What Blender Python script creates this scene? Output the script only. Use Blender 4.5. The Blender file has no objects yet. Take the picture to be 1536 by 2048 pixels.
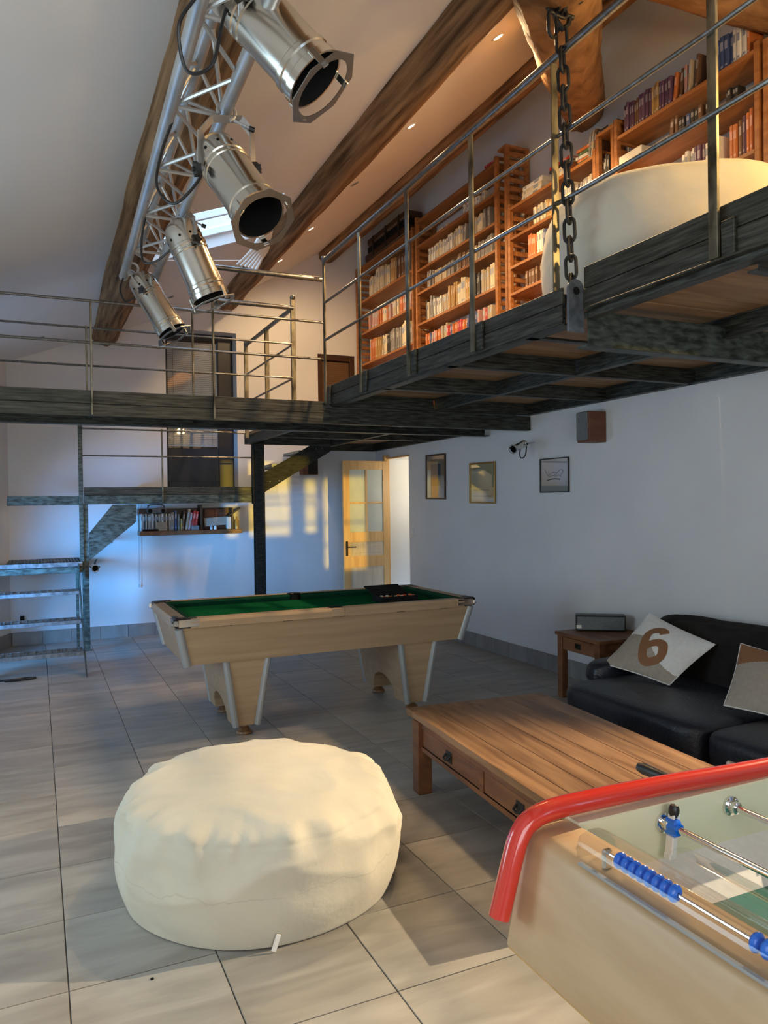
import bpy, bmesh, math, random
from mathutils import Vector as V, Matrix, noise
R = math.radians
rnd = random.Random(7)
scn = bpy.context.scene
COL = scn.collection

# ------------------------------------------------------------------ camera
cam_d = bpy.data.cameras.new('camera')
cam = bpy.data.objects.new('camera', cam_d)
COL.objects.link(cam)
scn.camera = cam
YAW, PITCH, ROLL = 0.43147, -0.008917, -0.014157
fw = V((math.sin(YAW) * math.cos(PITCH), math.cos(YAW) * math.cos(PITCH), math.sin(PITCH)))
r0 = V((math.cos(YAW), -math.sin(YAW), 0))
u0 = r0.cross(fw)
rr = r0 * math.cos(ROLL) + u0 * math.sin(ROLL)
uu = -r0 * math.sin(ROLL) + u0 * math.cos(ROLL)
cam.matrix_world = Matrix(((rr.x, uu.x, -fw.x, 0), (rr.y, uu.y, -fw.y, 0), (rr.z, uu.z, -fw.z, 1.62), (0, 0, 0, 1)))
cam_d.sensor_fit = 'VERTICAL'
cam_d.sensor_height = 36.0
cam_d.lens = 36.0 * 1509.0 / 2048.0
cam_d.clip_start = 0.05
cam_d.clip_end = 200

# ------------------------------------------------------------------ view, world, light
scn.view_settings.view_transform = 'Standard'
scn.view_settings.look = 'None'
scn.view_settings.gamma = 1.0
scn.view_settings.use_curve_mapping = False
scn.view_settings.exposure = 0.0
scn.cycles.use_denoising = True
scn.cycles.max_bounces = 8
scn.cycles.diffuse_bounces = 5
scn.cycles.sample_clamp_indirect = 6.0
scn.cycles.caustics_reflective = False
scn.cycles.caustics_refractive = False
world = bpy.data.worlds.new('sky')
scn.world = world
world.use_nodes = True
bg = world.node_tree.nodes['Background']
bg.inputs['Color'].default_value = (0.50, 0.72, 1.0, 1)
bg.inputs['Strength'].default_value = 4.0


def lamp(name, typ, loc, aim, energy, color, **kw):
    d = bpy.data.lights.new(name, typ)
    d.energy = energy
    d.color = color
    for k, v in kw.items():
        setattr(d, k, v)
    o = bpy.data.objects.new(name, d)
    COL.objects.link(o)
    o.location = loc
    o.rotation_euler = (V(aim) - V(loc)).to_track_quat('-Z', 'Y').to_euler()
    return o


# low evening sun that shines level through the rear openings, under the loft, onto the back wall and the open door
lamp('sun', 'SUN', (0, 0, 10), V((0, 1, 10 - 0.02)), 2.5, (1.0, 0.66, 0.06), angle=R(0.5))
# daylight in the openings of the left and rear walls (outside the frame)
lamp('daylight_left_front', 'AREA', (-1.97, 3.5, 1.6), (1, 3.0, 0.6), 24, (0.72, 0.97, 0.95), shape='RECTANGLE', size=1.4, size_y=1.6)
lamp('daylight_left_back', 'AREA', (-1.97, 7.6, 0.95), (0.75, 10.0, 0.66), 62, (0.07, 0.40, 1.0), shape='RECTANGLE', size=1.3, size_y=1.0, spread=R(54))
lamp('daylight_rear', 'AREA', (0.2, -2.32, 1.5), (0.2, 2.4, 1.3), 63, (1.0, 0.93, 0.79), shape='RECTANGLE', size=2.6, size_y=2.2)
SPOT_WARM = (1.0, 0.78, 0.50)
DOWN_WARM = (1.0, 0.66, 0.33)


# ------------------------------------------------------------------ materials
def new_mat(name):
    m = bpy.data.materials.new(name)
    m.use_nodes = True
    nt = m.node_tree
    return m, nt, nt.nodes['Principled BSDF']


def N(nt, typ, **kw):
    n = nt.nodes.new(typ)
    for k, v in kw.items():
        setattr(n, k, v)
    return n


def mat(name, c1, c2=None, rough=0.5, metal=0.0, scale=(4, 4, 4), detail=4.0, lo=0.35, hi=0.65, bump=0.0, bscale=None,
        rand=0.0, coat=0.0, rough2=None, spec=0.5, dist=0.0, sheen=0.0):
    """noise-mixed principled material in object space; rand shifts brightness per object"""
    m, nt, p = new_mat(name)
    p.inputs['Roughness'].default_value = rough
    p.inputs['Metallic'].default_value = metal
    p.inputs['Specular IOR Level'].default_value = spec
    p.inputs['Coat Weight'].default_value = coat
    p.inputs['Sheen Weight'].default_value = sheen
    tc = N(nt, 'ShaderNodeTexCoord')
    mp = N(nt, 'ShaderNodeMapping')
    mp.inputs['Scale'].default_value = scale
    oi = N(nt, 'ShaderNodeObjectInfo')
    ml = N(nt, 'ShaderNodeMath', operation='MULTIPLY')
    ml.inputs[1].default_value = 37.0
    nt.links.new(oi.outputs['Random'], ml.inputs[0])
    ad = N(nt, 'ShaderNodeVectorMath', operation='ADD')
    nt.links.new(tc.outputs['Object'], ad.inputs[0])
    nt.links.new(ml.outputs[0], ad.inputs[1])
    nt.links.new(ad.outputs[0], mp.inputs['Vector'])
    col = None
    if c2 is not None:
        no = N(nt, 'ShaderNodeTexNoise')
        no.inputs['Scale'].default_value = 1.0
        no.inputs['Detail'].default_value = detail
        no.inputs['Distortion'].default_value = dist
        nt.links.new(mp.outputs[0], no.inputs['Vector'])
        rp = N(nt, 'ShaderNodeValToRGB')
        rp.color_ramp.elements[0].position = lo
        rp.color_ramp.elements[1].position = hi
        rp.color_ramp.elements[0].color = (*c1, 1)
        rp.color_ramp.elements[1].color = (*c2, 1)
        nt.links.new(no.outputs['Fac'], rp.inputs['Fac'])
        col = rp.outputs['Color']
        if rough2 is not None:
            mr = N(nt, 'ShaderNodeMapRange')
            mr.inputs['To Min'].default_value = rough
            mr.inputs['To Max'].default_value = rough2
            nt.links.new(no.outputs['Fac'], mr.inputs['Value'])
            nt.links.new(mr.outputs[0], p.inputs['Roughness'])
    if rand:
        hs = N(nt, 'ShaderNodeHueSaturation')
        mr = N(nt, 'ShaderNodeMapRange')
        mr.inputs['To Min'].default_value = 1 - rand
        mr.inputs['To Max'].default_value = 1 + rand
        nt.links.new(oi.outputs['Random'], mr.inputs['Value'])
        nt.links.new(mr.outputs[0], hs.inputs['Value'])
        if col is not None:
            nt.links.new(col, hs.inputs['Color'])
        else:
            hs.inputs['Color'].default_value = (*c1, 1)
        col = hs.outputs['Color']
    if col is not None:
        nt.links.new(col, p.inputs['Base Color'])
    else:
        p.inputs['Base Color'].default_value = (*c1, 1)
    if bump:
        nb = N(nt, 'ShaderNodeTexNoise')
        nb.inputs['Scale'].default_value = 1.0
        nb.inputs['Detail'].default_value = 5.0
        mb = N(nt, 'ShaderNodeMapping')
        mb.inputs['Scale'].default_value = bscale or scale
        nt.links.new(ad.outputs[0], mb.inputs['Vector'])
        nt.links.new(mb.outputs[0], nb.inputs['Vector'])
        bp = N(nt, 'ShaderNodeBump')
        bp.inputs['Strength'].default_value = bump
        bp.inputs['Distance'].default_value = 0.02
        nt.links.new(nb.outputs['Fac'], bp.inputs['Height'])
        nt.links.new(bp.outputs[0], p.inputs['Normal'])
    return m


def pane_mat(name, tint=(1, 1, 1), gloss=0.12, rough=0.02):
    """thin clear sheet: transparent with a fresnel reflection"""
    m, nt, p = new_mat(name)
    nt.nodes.remove(p)
    out = nt.nodes['Material Output']
    tr = N(nt, 'ShaderNodeBsdfTransparent')
    tr.inputs['Color'].default_value = (*tint, 1)
    gl = N(nt, 'ShaderNodeBsdfGlossy')
    gl.inputs['Roughness'].default_value = rough
    lw = N(nt, 'ShaderNodeLayerWeight')
    lw.inputs['Blend'].default_value = 0.35
    mr = N(nt, 'ShaderNodeMapRange')
    mr.inputs['To Min'].default_value = gloss * 0.5
    mr.inputs['To Max'].default_value = min(1, gloss * 5)
    nt.links.new(lw.outputs['Fresnel'], mr.inputs['Value'])
    mx = N(nt, 'ShaderNodeMixShader')
    nt.links.new(mr.outputs[0], mx.inputs['Fac'])
    nt.links.new(tr.outputs[0], mx.inputs[1])
    nt.links.new(gl.outputs[0], mx.inputs[2])
    nt.links.new(mx.outputs[0], out.inputs['Surface'])
    return m


def emit_mat(name, col, s):
    m, nt, p = new_mat(name)
    p.inputs['Base Color'].default_value = (*col, 1)
    p.inputs['Emission Color'].default_value = (*col, 1)
    p.inputs['Emission Strength'].default_value = s
    return m


M = {}
M['plaster'] = mat('plaster', (0.70, 0.70, 0.70), (0.75, 0.75, 0.745), 0.9, scale=(1.5, 1.5, 1.5), bump=0.08, bscale=(30, 30, 30), spec=0.2)
M['ceil'] = mat('ceiling_plaster', (0.79, 0.785, 0.78), (0.83, 0.825, 0.82), 0.9, scale=(1, 1, 1), bump=0.06, bscale=(14, 14, 14), spec=0.2)
M['tile'] = mat('floor_tile', (0.255, 0.240, 0.215), (0.37, 0.352, 0.318), 0.36, scale=(2.2, 9, 4), detail=6, rand=0.10, bump=0.03,
                bscale=(6, 30, 6), rough2=0.55, dist=0.6)
M['skirt'] = mat('skirting_tile', (0.22, 0.205, 0.19), (0.30, 0.285, 0.265), 0.45, scale=(6, 6, 3), rand=0.08)
M['grout'] = mat('grout', (0.075, 0.072, 0.068), rough=0.9)
M['steel'] = mat('patinated_steel', (0.028, 0.027, 0.021), (0.105, 0.105, 0.085), 0.38, 0.55, scale=(5, 5, 75), detail=7, lo=0.36, hi=0.72,
                 rough2=0.62, bump=0.05, bscale=(8, 8, 40), dist=0.3)
M['steelX'] = mat('brushed_dark_steel', (0.026, 0.025, 0.020), (0.12, 0.125, 0.105), 0.34, 0.55, scale=(7, 7, 80), detail=8, lo=0.38, hi=0.75,
                  rough2=0.6, bump=0.05, bscale=(6, 6, 50), dist=0.4)
M['steelD'] = mat('shaded_dark_steel', (0.012, 0.012, 0.010), (0.035, 0.034, 0.028), 0.6, 0.1, scale=(12, 12, 60), detail=8, spec=0.25)  # darker copy of the steel, holds the shade on column and stringer
M['steelG'] = mat('greenish_steel', (0.030, 0.036, 0.030), (0.150, 0.175, 0.150), 0.36, 0.5, scale=(12, 12, 40), detail=9, lo=0.36, hi=0.72,
                  rough2=0.6, bump=0.05, bscale=(10, 10, 40), dist=0.4)
M['rail'] = mat('polished_rail_steel', (0.17, 0.17, 0.165), (0.27, 0.27, 0.262), 0.26, 0.9, scale=(40, 40, 40), rough2=0.45)
M['post'] = mat('worn_post_steel', (0.06, 0.055, 0.04), (0.34, 0.31, 0.22), 0.3, 0.85, scale=(10, 10, 5), detail=6, rough2=0.5)
M['galv'] = mat('galvanised_grating', (0.13, 0.15, 0.17), (0.27, 0.30, 0.33), 0.42, 0.7, scale=(20, 20, 20))
M['oak'] = mat('old_oak_log', (0.080, 0.040, 0.018), (0.40, 0.235, 0.118), 0.8, scale=(24, 1.3, 24), detail=10, lo=0.32, hi=0.72, bump=0.7,
               bscale=(40, 6, 40), dist=0.25, spec=0.2)
M['oak2'] = mat('honey_oak_log', (0.13, 0.062, 0.024), (0.34, 0.185, 0.082), 0.75, scale=(9, 4, 9), detail=9, lo=0.3, hi=0.7, bump=0.5,
                bscale=(24, 10, 24), dist=0.3, spec=0.2)
M['shelf'] = mat('orange_shelf_wood', (0.26, 0.095, 0.026), (0.40, 0.165, 0.05), 0.5, scale=(18, 1.6, 18), detail=6, rand=0.12, dist=0.4)
M['plank'] = mat('deck_plank', (0.25, 0.135, 0.062), (0.42, 0.255, 0.13), 0.6, scale=(1.8, 14, 8), detail=7, rand=0.14, dist=0.4)
M['teak'] = mat('coffee_table_teak', (0.145, 0.070, 0.030), (0.275, 0.150, 0.072), 0.42, scale=(22, 1.9, 14), detail=8, rand=0.16, dist=0.35)
M['teakd'] = mat('reddish_teak', (0.12, 0.045, 0.018), (0.22, 0.092, 0.036), 0.45, scale=(10, 2, 12), detail=6, rand=0.08, dist=0.8)
M['beech'] = mat('pool_table_beech', (0.36, 0.24, 0.135), (0.48, 0.335, 0.20), 0.45, scale=(1.6, 14, 26), detail=8, lo=0.25, hi=0.75, dist=0.15)
M['beechf'] = mat('football_table_beech', (0.50, 0.33, 0.17), (0.58, 0.40, 0.225), 0.42, scale=(6, 3.2, 16), detail=7, dist=0.2, coat=0.08)
M['cream'] = mat('cream_lacquer', (0.70, 0.68, 0.47), (0.76, 0.74, 0.53), 0.3, scale=(2, 8, 8), coat=0.3)
M['pine'] = mat('varnished_pine', (0.58, 0.34, 0.13), (0.72, 0.46, 0.20), 0.45, scale=(16, 16, 1.6), detail=5, dist=0.6)
M['pinew'] = mat('whitewashed_pine', (0.52, 0.43, 0.31), (0.66, 0.56, 0.43), 0.55, scale=(16, 16, 1.8), detail=6, dist=0.8)
M['felt'] = mat('green_felt', (0.005, 0.085, 0.03), (0.009, 0.115, 0.042), 0.95, scale=(60, 60, 60), spec=0.0)
M['feltd'] = mat('green_cushion', (0.006, 0.055, 0.028), rough=0.9, spec=0.1)
M['field'] = mat('teal_field', (0.012, 0.13, 0.115), (0.02, 0.17, 0.15), 0.35, scale=(3, 3, 3), coat=0.3)
M['grey'] = mat('grey_aluminium', (0.40, 0.42, 0.43), rough=0.4, metal=0.35)
M['chrome'] = mat('chrome', (0.75, 0.75, 0.74), rough=0.12, metal=1.0)
M['can'] = mat('polished_aluminium_can', (0.62, 0.59, 0.53), (0.72, 0.69, 0.62), 0.15, 1.0, scale=(3, 3, 3), rough2=0.26)
M['gel'] = mat('gel_frame_metal', (0.30, 0.285, 0.26), rough=0.35, metal=0.9)
M['alu'] = mat('truss_aluminium', (0.50, 0.50, 0.49), (0.62, 0.61, 0.60), 0.34, 0.8, scale=(6, 6, 6), rough2=0.5)
M['black'] = mat('black_plastic', (0.012, 0.012, 0.013), rough=0.4)
M['blackm'] = mat('matt_black', (0.008, 0.008, 0.008), rough=0.8, spec=0.2)
M['iron'] = mat('dark_iron', (0.012, 0.012, 0.012), (0.035, 0.034, 0.033), 0.4, 0.4, scale=(30, 30, 30), rough2=0.6)
M['cotton'] = mat('cream_cotton', (0.56, 0.525, 0.43), (0.64, 0.60, 0.49), 0.95, scale=(3, 3, 3), bump=0.25, bscale=(11, 11, 11), spec=0.1, sheen=0.15)
M['leather'] = mat('dark_leather', (0.009, 0.011, 0.018), (0.020, 0.023, 0.034), 0.25, scale=(5, 5, 5), bump=0.25, bscale=(55, 55, 55), rough2=0.5)
M['suede'] = mat('black_suede', (0.014, 0.012, 0.011), (0.024, 0.021, 0.019), 0.85, scale=(8, 8, 8), bump=0.2, bscale=(40, 40, 40), spec=0.2)
M['white'] = mat('white_paint', (0.78, 0.78, 0.77), rough=0.5)
M['paper'] = mat('paper', (0.72, 0.69, 0.60), rough=0.8)
M['navy'] = mat('dark_blue_frame', (0.006, 0.011, 0.022), rough=0.35)
M['navyp'] = mat('dark_blue_panel', (0.010, 0.017, 0.032), rough=0.5)
M['blind'] = mat('silver_blind', (0.78, 0.80, 0.80), rough=0.4)
M['blindb'] = mat('brown_blind', (0.20, 0.115, 0.06), rough=0.5)
M['brown'] = mat('brown_veneer', (0.13, 0.040, 0.018), (0.175, 0.062, 0.028), 0.5, scale=(4, 4, 20))
M['grille'] = mat('grey_grille_cloth', (0.13, 0.14, 0.14), (0.17, 0.18, 0.18), 0.9, scale=(90, 90, 90))
M['red'] = mat('red_rim', (0.62, 0.035, 0.022), rough=0.18, coat=0.6)
M['blue'] = mat('blue_plastic', (0.004, 0.17, 0.85), rough=0.25, coat=0.3)
M['skin'] = mat('pink_paint', (0.68, 0.42, 0.33), rough=0.4)
M['tan'] = mat('tan_cloth', (0.27, 0.125, 0.055), rough=0.85)
M['greige'] = mat('greige_cloth', (0.36, 0.31, 0.25), (0.40, 0.35, 0.285), 0.9, scale=(40, 40, 40))
M['offwhite'] = mat('white_canvas', (0.76, 0.75, 0.71), (0.82, 0.81, 0.77), 0.9, scale=(40, 40, 40))
M['glass'] = pane_mat('window_glass', (0.96, 0.98, 1.0), 0.10)
M['glassd'] = pane_mat('picture_glass', (1, 1, 1), 0.10)
M['frost'] = mat('frosted_door_glass', (0.50, 0.54, 0.50), (0.58, 0.61, 0.57), 0.12, scale=(3, 3, 3), coat=0.3)
M['acryl'] = pane_mat('clear_acrylic', (0.95, 0.955, 0.96), 0.07, 0.05)
M['gold'] = mat('gilt_frame', (0.32, 0.20, 0.06), rough=0.35, metal=0.7)
M['mahog'] = mat('dark_brown_frame', (0.05, 0.02, 0.01), rough=0.4)
M['mount'] = mat('beige_mount', (0.50, 0.40, 0.27), rough=0.8)
M['lens'] = emit_mat('lit_downlight', (1.0, 0.66, 0.30), 26.0)


def water_mat():
    m, nt, p = new_mat('blue_watercolour')
    p.inputs['Roughness'].default_value = 0.7
    tc = N(nt, 'ShaderNodeTexCoord')
    sp = N(nt, 'ShaderNodeSeparateXYZ')
    nt.links.new(tc.outputs['Generated'], sp.inputs[0])
    no = N(nt, 'ShaderNodeTexNoise')
    no.inputs['Scale'].default_value = 5
    nt.links.new(tc.outputs['Generated'], no.inputs['Vector'])
    ad = N(nt, 'ShaderNodeMath', operation='MULTIPLY_ADD')
    ad.inputs[1].default_value = 0.2
    nt.links.new(no.outputs['Fac'], ad.inputs[0])
    nt.links.new(sp.outputs['Z'], ad.inputs[2])
    rp = N(nt, 'ShaderNodeValToRGB')
    e = rp.color_ramp.elements
    e[0].position, e[0].color = 0.15, (0.16, 0.17, 0.05, 1)
    e[1].position, e[1].color = 0.95, (0.10, 0.16, 0.23, 1)
    a = e.new(0.38)
    a.color = (0.13, 0.15, 0.06, 1)
    a = e.new(0.45)
    a.color = (0.06, 0.12, 0.20, 1)
    nt.links.new(ad.outputs[0], rp.inputs['Fac'])
    nt.links.new(rp.outputs['Color'], p.inputs['Base Color'])
    return m


M['water'] = water_mat()


# ------------------------------------------------------------------ mesh building
class MB:
    def __init__(s):
        s.v, s.f, s.m, s.mi = [], [], [], 0

    def add(s, vs, fs):
        o = len(s.v)
        s.v += [V(p) for p in vs]
        for f in fs:
            s.f.append([i + o for i in f])
            s.m.append(s.mi)
        return s

    def box(s, x0, x1, y0, y1, z0, z1, b=0.0):
        return s.obox(((x0 + x1) / 2, (y0 + y1) / 2, (z0 + z1) / 2), (abs(x1 - x0) / 2, abs(y1 - y0) / 2, abs(z1 - z0) / 2), None, b)

    def obox(s, c, h, mx=None, b=0.0):
        """box about c with half sizes h, axes from the 3x3 matrix mx, chamfer b"""
        c = V(c)
        mx = mx or Matrix.Identity(3)
        S = [(i, j, k) for i in (-1, 1) for j in (-1, 1) for k in (-1, 1)]
        if b <= 0:
            vs = [c + mx @ V((i * h[0], j * h[1], k * h[2])) for i, j, k in S]
            return s.add(vs, [(0, 1, 3, 2), (4, 6, 7, 5), (0, 4, 5, 1), (2, 3, 7, 6), (0, 2, 6, 4), (1, 5, 7, 3)])
        b = min(b, 0.49 * min(h) * 2)
        vs, ix = [], {}
        for sg in S:
            for k in range(3):
                p = [sg[a] * (h[a] if a == k else h[a] - b) for a in range(3)]
                ix[(sg, k)] = len(vs)
                vs.append(c + mx @ V(p))
        fs = []
        for k in range(3):
            l, m_ = (k + 1) % 3, (k + 2) % 3
            for sg in (-1, 1):
                q = []
                for a, bb in ((-1, -1), (1, -1), (1, 1), (-1, 1)):
                    t = [0, 0, 0]
                    t[k], t[l], t[m_] = sg, a, bb
                    q.append(ix[(tuple(t), k)])
                fs.append(q)
            for a in (-1, 1):
                for bb in (-1, 1):
                    t = [0, 0, 0]
                    t[k], t[l] = a, bb
                    t1, t2 = list(t), list(t)
                    t1[m_], t2[m_] = -1, 1
                    t1, t2 = tuple(t1), tuple(t2)
                    fs.append([ix[(t1, k)], ix[(t2, k)], ix[(t2, l)], ix[(t1, l)]])
        for sg in S:
            fs.append([ix[(sg, 0)], ix[(sg, 1)], ix[(sg, 2)]])
        return s.add(vs, fs)

    def bar(s, a, b, w, h, up=(0, 0, 1), bev=0.0):
        """rectangular bar from a to b: w across, h along up"""
        a, b = V(a), V(b)
        d = (b - a).normalized()
        x = d.cross(V(up))
        if x.length < 1e-5:
            x = d.cross(V((1, 0, 0)))
        x.normalize()
        z = x.cross(d)
        mx = Matrix((x, d, z)).transposed()
        return s.obox((a + b) / 2, (w / 2, (b - a).length / 2, h / 2), mx, bev)

    def tube(s, pts, r, n=8, closed=False, cap=True):
        pts = [V(p) for p in pts]
        k = len(pts)
        rs = r if isinstance(r, (list, tuple)) else [r] * k
        T = []
        for i in range(k):
            if closed:
                t = pts[(i + 1) % k] - pts[i - 1]
            else:
                t = pts[min(i + 1, k - 1)] - pts[max(i - 1, 0)]
            T.append(t.normalized())
        x = T[0].orthogonal().normalized()
        vs = []
        for i in range(k):
            x = (x - T[i] * x.dot(T[i])).normalized()
            y = T[i].cross(x)
            for j in range(n):
                a = 2 * math.pi * j / n
                vs.append(pts[i] + (x * math.cos(a) + y * math.sin(a)) * rs[i])
        fs = []
        for i in range(k if closed else k - 1):
            for j in range(n):
                a, b = i * n + j, i * n + (j + 1) % n
                c, d = ((i + 1) % k) * n + (j + 1) % n, ((i + 1) % k) * n + j
                fs.append((a, b, c, d))
        if cap and not closed:
            fs.append(tuple(range(n))[::-1])
            fs.append(tuple((k - 1) * n + j for j in range(n)))
        return s.add(vs, fs)

    def lathe(s, prof, o, ax=(0, 0, 1), n=24):
        """prof: (radius, distance along ax)"""
        o, ax = V(o), V(ax).normalized()
        x = ax.orthogonal().normalized()
        y = ax.cross(x)
        vs, fs = [], []
        for r, t in prof:
            for j in range(n):
                a = 2 * math.pi * j / n
                vs.append(o + ax * t + (x * math.cos(a) + y * math.sin(a)) * max(r, 1e-4))
        for i in range(len(prof) - 1):
            for j in range(n):
                fs.append((i * n + j, i * n + (j + 1) % n, (i + 1) * n + (j + 1) % n, (i + 1) * n + j))
        return s.add(vs, fs)

    def prism(s, poly, vec):
        vec = V(vec)
        k = len(poly)
        vs = [V(p) for p in poly] + [V(p) + vec for p in poly]
        fs = [tuple(range(k)), tuple(range(2 * k - 1, k - 1, -1))]
        fs += [(i, (i + 1) % k, k + (i + 1) % k, k + i) for i in range(k)]
        return s.add(vs, fs)

    def grid(s, fn, nu, nv, wrapu=False):
        """fn(u, v) over 0..1"""
        vs = []
        for i in range(nu + (0 if wrapu else 1)):
            for j in range(nv + 1):
                vs.append(fn(i / nu, j / nv))
        fs = []
        w = nv + 1
        cu = nu if wrapu else nu + 1
        for i in range(nu):
            for j in range(nv):
                a, b = i * w + j, ((i + 1) % cu) * w + j
                fs.append((a, b, b + 1, a + 1))
        return s.add(vs, fs)

    def quad(s, a, b, c, d):
        return s.add([a, b, c, d], [(0, 1, 2, 3)])

    def mesh(s, name, mats, inv=None, smooth=35, fix=True):
        me = bpy.data.meshes.new(name)
        me.from_pydata([tuple((inv @ p) if inv else p) for p in s.v], [], s.f)
        for m in (mats if isinstance(mats, (list, tuple)) else [mats]):
            me.materials.append(m)
        if any(s.m):
            me.polygons.foreach_set('material_index', s.m)
        if fix:
            bm = bmesh.new()
            bm.from_mesh(me)
            bmesh.ops.remove_doubles(bm, verts=bm.verts, dist=1e-6)
            bmesh.ops.recalc_face_normals(bm, faces=bm.faces)
            bm.to_mesh(me)
            bm.free()
        if smooth:
            me.polygons.foreach_set('use_smooth', [True] * len(me.polygons))
            me.set_sharp_from_angle(angle=R(smooth))
        me.update()
        return me

    def build(s, name, mats, parent=None, smooth=35, kind=None, fix=True, label=None):
        inv = None
        if parent is not None:
            root = parent
            while root.parent is not None:
                root = root.parent
            inv = root.matrix_basis.inverted()
            if inv == Matrix.Identity(4):
                inv = None
        o = bpy.data.objects.new(name, s.mesh(name, mats, inv, smooth, fix))
        COL.objects.link(o)
        if parent is not None:
            o.parent = parent
        if kind:
            o['kind'] = kind
        if label:
            o['label'] = label
        return o


def thing(name, label, cat, loc=(0, 0, 0), rz=0.0, group=None):
    o = bpy.data.objects.new(name, None)
    COL.objects.link(o)
    o.empty_display_size = 0.1
    o.matrix_basis = Matrix.Translation(V(loc)) @ Matrix.Rotation(rz, 4, 'Z')
    o['label'], o['category'] = label, cat
    if group:
        o['group'] = group
    return o


def tag(o, label, cat, group=None):
    o['label'], o['category'] = label, cat
    if group:
        o['group'] = group
    return o


def share(me, name, parent, loc=(0, 0, 0), rot=(0, 0, 0), scale=(1, 1, 1)):
    """a part that shares mesh data; loc in the parent's frame"""
    o = bpy.data.objects.new(name, me)
    COL.objects.link(o)
    o.parent = parent
    o.location, o.rotation_euler, o.scale = loc, rot, scale
    return o


def struct(name, mb, m, smooth=0, parent=None):
    o = mb.build(name, m, parent, smooth)
    if parent is None:
        o['kind'] = 'structure'
    return o


def arc(c, r, a0, a1, n, ux, uy):
    c, ux, uy = V(c), V(ux), V(uy)
    return [c + ux * r * math.cos(a0 + (a1 - a0) * i / n) + uy * r * math.sin(a0 + (a1 - a0) * i / n) for i in range(n + 1)]


ORD = ('first second third fourth fifth sixth seventh eighth ninth tenth eleventh twelfth thirteenth fourteenth fifteenth sixteenth '
       'seventeenth eighteenth nineteenth twentieth twenty-first twenty-second twenty-third twenty-fourth twenty-fifth twenty-sixth '
       'twenty-seventh twenty-eighth twenty-ninth thirtieth thirty-first thirty-second thirty-third thirty-fourth thirty-fifth').split()

# ================================================================== SETTING
XL, XR, YB, YF = -1.95, 4.5, 10.05, -2.3
TX, TY = 0.4975, 0.4845
floor = struct('floor', MB().box(XL, XR, YF, YB, -0.10, -0.005), M['grout'])
tile_me = MB().box(-TX / 2 + 0.0022, TX / 2 - 0.0022, -TY / 2 + 0.0022, TY / 2 - 0.0022, -0.012, 0.0, 0.0015).mesh('tile', M['tile'], None, 0)
far = MB()
for i in range(-5, 10):
    for j in range(-10, 18):
        x, y = 0.072 + TX * (i + 0.5), 2.262 + TY * (j + 0.5)
        if x - TX / 2 > XR or y - TY / 2 > YB or x + TX / 2 < XL or y + TY / 2 < YF:
            continue
        if y > 1.3 and x > -0.75 and x + TX / 2 <= XR and y + TY / 2 <= YB + 0.1:
            o = share(tile_me, 'tile', floor, (x, y, rnd.uniform(-0.0006, 0.0004)), (0, 0, rnd.choice((0, math.pi))))
        else:
            far.box(max(x - TX / 2 + .002, XL), min(x + TX / 2 - .002, XR), max(y - TY / 2 + .002, YF), min(y + TY / 2 - .002, YB), -0.012, 0.0)
far.build('tiling', M['tile'], floor, 0, 'stuff')


def wall_with_holes(axis, pos, thick, a0, a1, z0, z1, holes):
    """wall slab across axis ('x' or 'y'); holes (a0,a1,z0,z1)"""
    mb = MB()
    As = sorted({a0, a1, *[h[0] for h in holes], *[h[1] for h in holes]})
    Zs = sorted({z0, z1, *[h[2] for h in holes], *[h[3] for h in holes]})
    for i in range(len(As) - 1):
        for j in range(len(Zs) - 1):
            ca, cz = (As[i] + As[i + 1]) / 2, (Zs[j] + Zs[j + 1]) / 2
            if any(h[0] < ca < h[1] and h[2] < cz < h[3] for h in holes):
                continue
            if axis == 'x':
                mb.box(min(pos, pos + thick), max(pos, pos + thick), As[i], As[i + 1], Zs[j], Zs[j + 1])
            else:
                mb.box(As[i], As[i + 1], min(pos, pos + thick), max(pos, pos + thick), Zs[j], Zs[j + 1])
    return mb


struct('wall_back', wall_with_holes('y', YB, 0.4, -0.32, XR + 0.3, 0, 6.2, [(1.546, 2.474, 1.88, 3.957), (3.631, 4.20, 2.75, 3.77)]), M['plaster'])
struct('wall_right', wall_with_holes('x', XR, 0.42, YF, YB + 0.4, 0, 6.4, [(8.97, 9.60, 0, 2.262)]), M['plaster'])
struct('wall_left', wall_with_holes('x', XL, -0.3, YF, 9.0, 0, 3.6, [(2.8, 4.2, 0.8, 2.4), (6.9, 8.3, 0.4, 2.2)]), M['plaster'])
struct('wall_rear', wall_with_holes('y', YF, -0.3, XL - 0.3, XR + 0.3, 0, 6.4, [(-1.1, 1.5, 0.4, 2.6), (2.30, 2.452, 1.47, 2.50), (2.612, 3.185, 1.47, 2.50), (3.418, 3.57, 1.50, 2.24), (3.70, 4.10, 0.99, 2.25)]), M['plaster'])  # narrow right-hand holes shaped for the sun patches on back wall and door
# unseen outside parts added for the light: a sun-blocking wall and shadow bars
struct('wall_sun_blocker', MB().box(-3.0, 2.0, -6.2, -6.0, -0.1, 4.2), M['plaster'])  # added only to keep sun out of the wide rear opening
mb = MB()
for z in (1.635, 1.91, 2.01):
    mb.box(2.2, 3.57, -2.45, -2.43, z - .017, z + .017)
mb.box(3.70, 4.10, -2.45, -2.43, 1.62, 1.65).box(3.70, 4.10, -2.45, -2.43, 1.30, 1.33)
struct('shadow_bars', mb, M['navy'])  # bars added behind the camera to draw shadow lines across the sun patches
mb = MB()
mb.prism([(-0.30, 10.05, 0), (-0.30, 10.35, 0), (-2.3, 10.35, 0), (-2.3, 8.55, 0), (-0.99, 8.55, 0)], (0, 0, 3.9))
struct('wall_corner', mb, M['plaster'])
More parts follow.
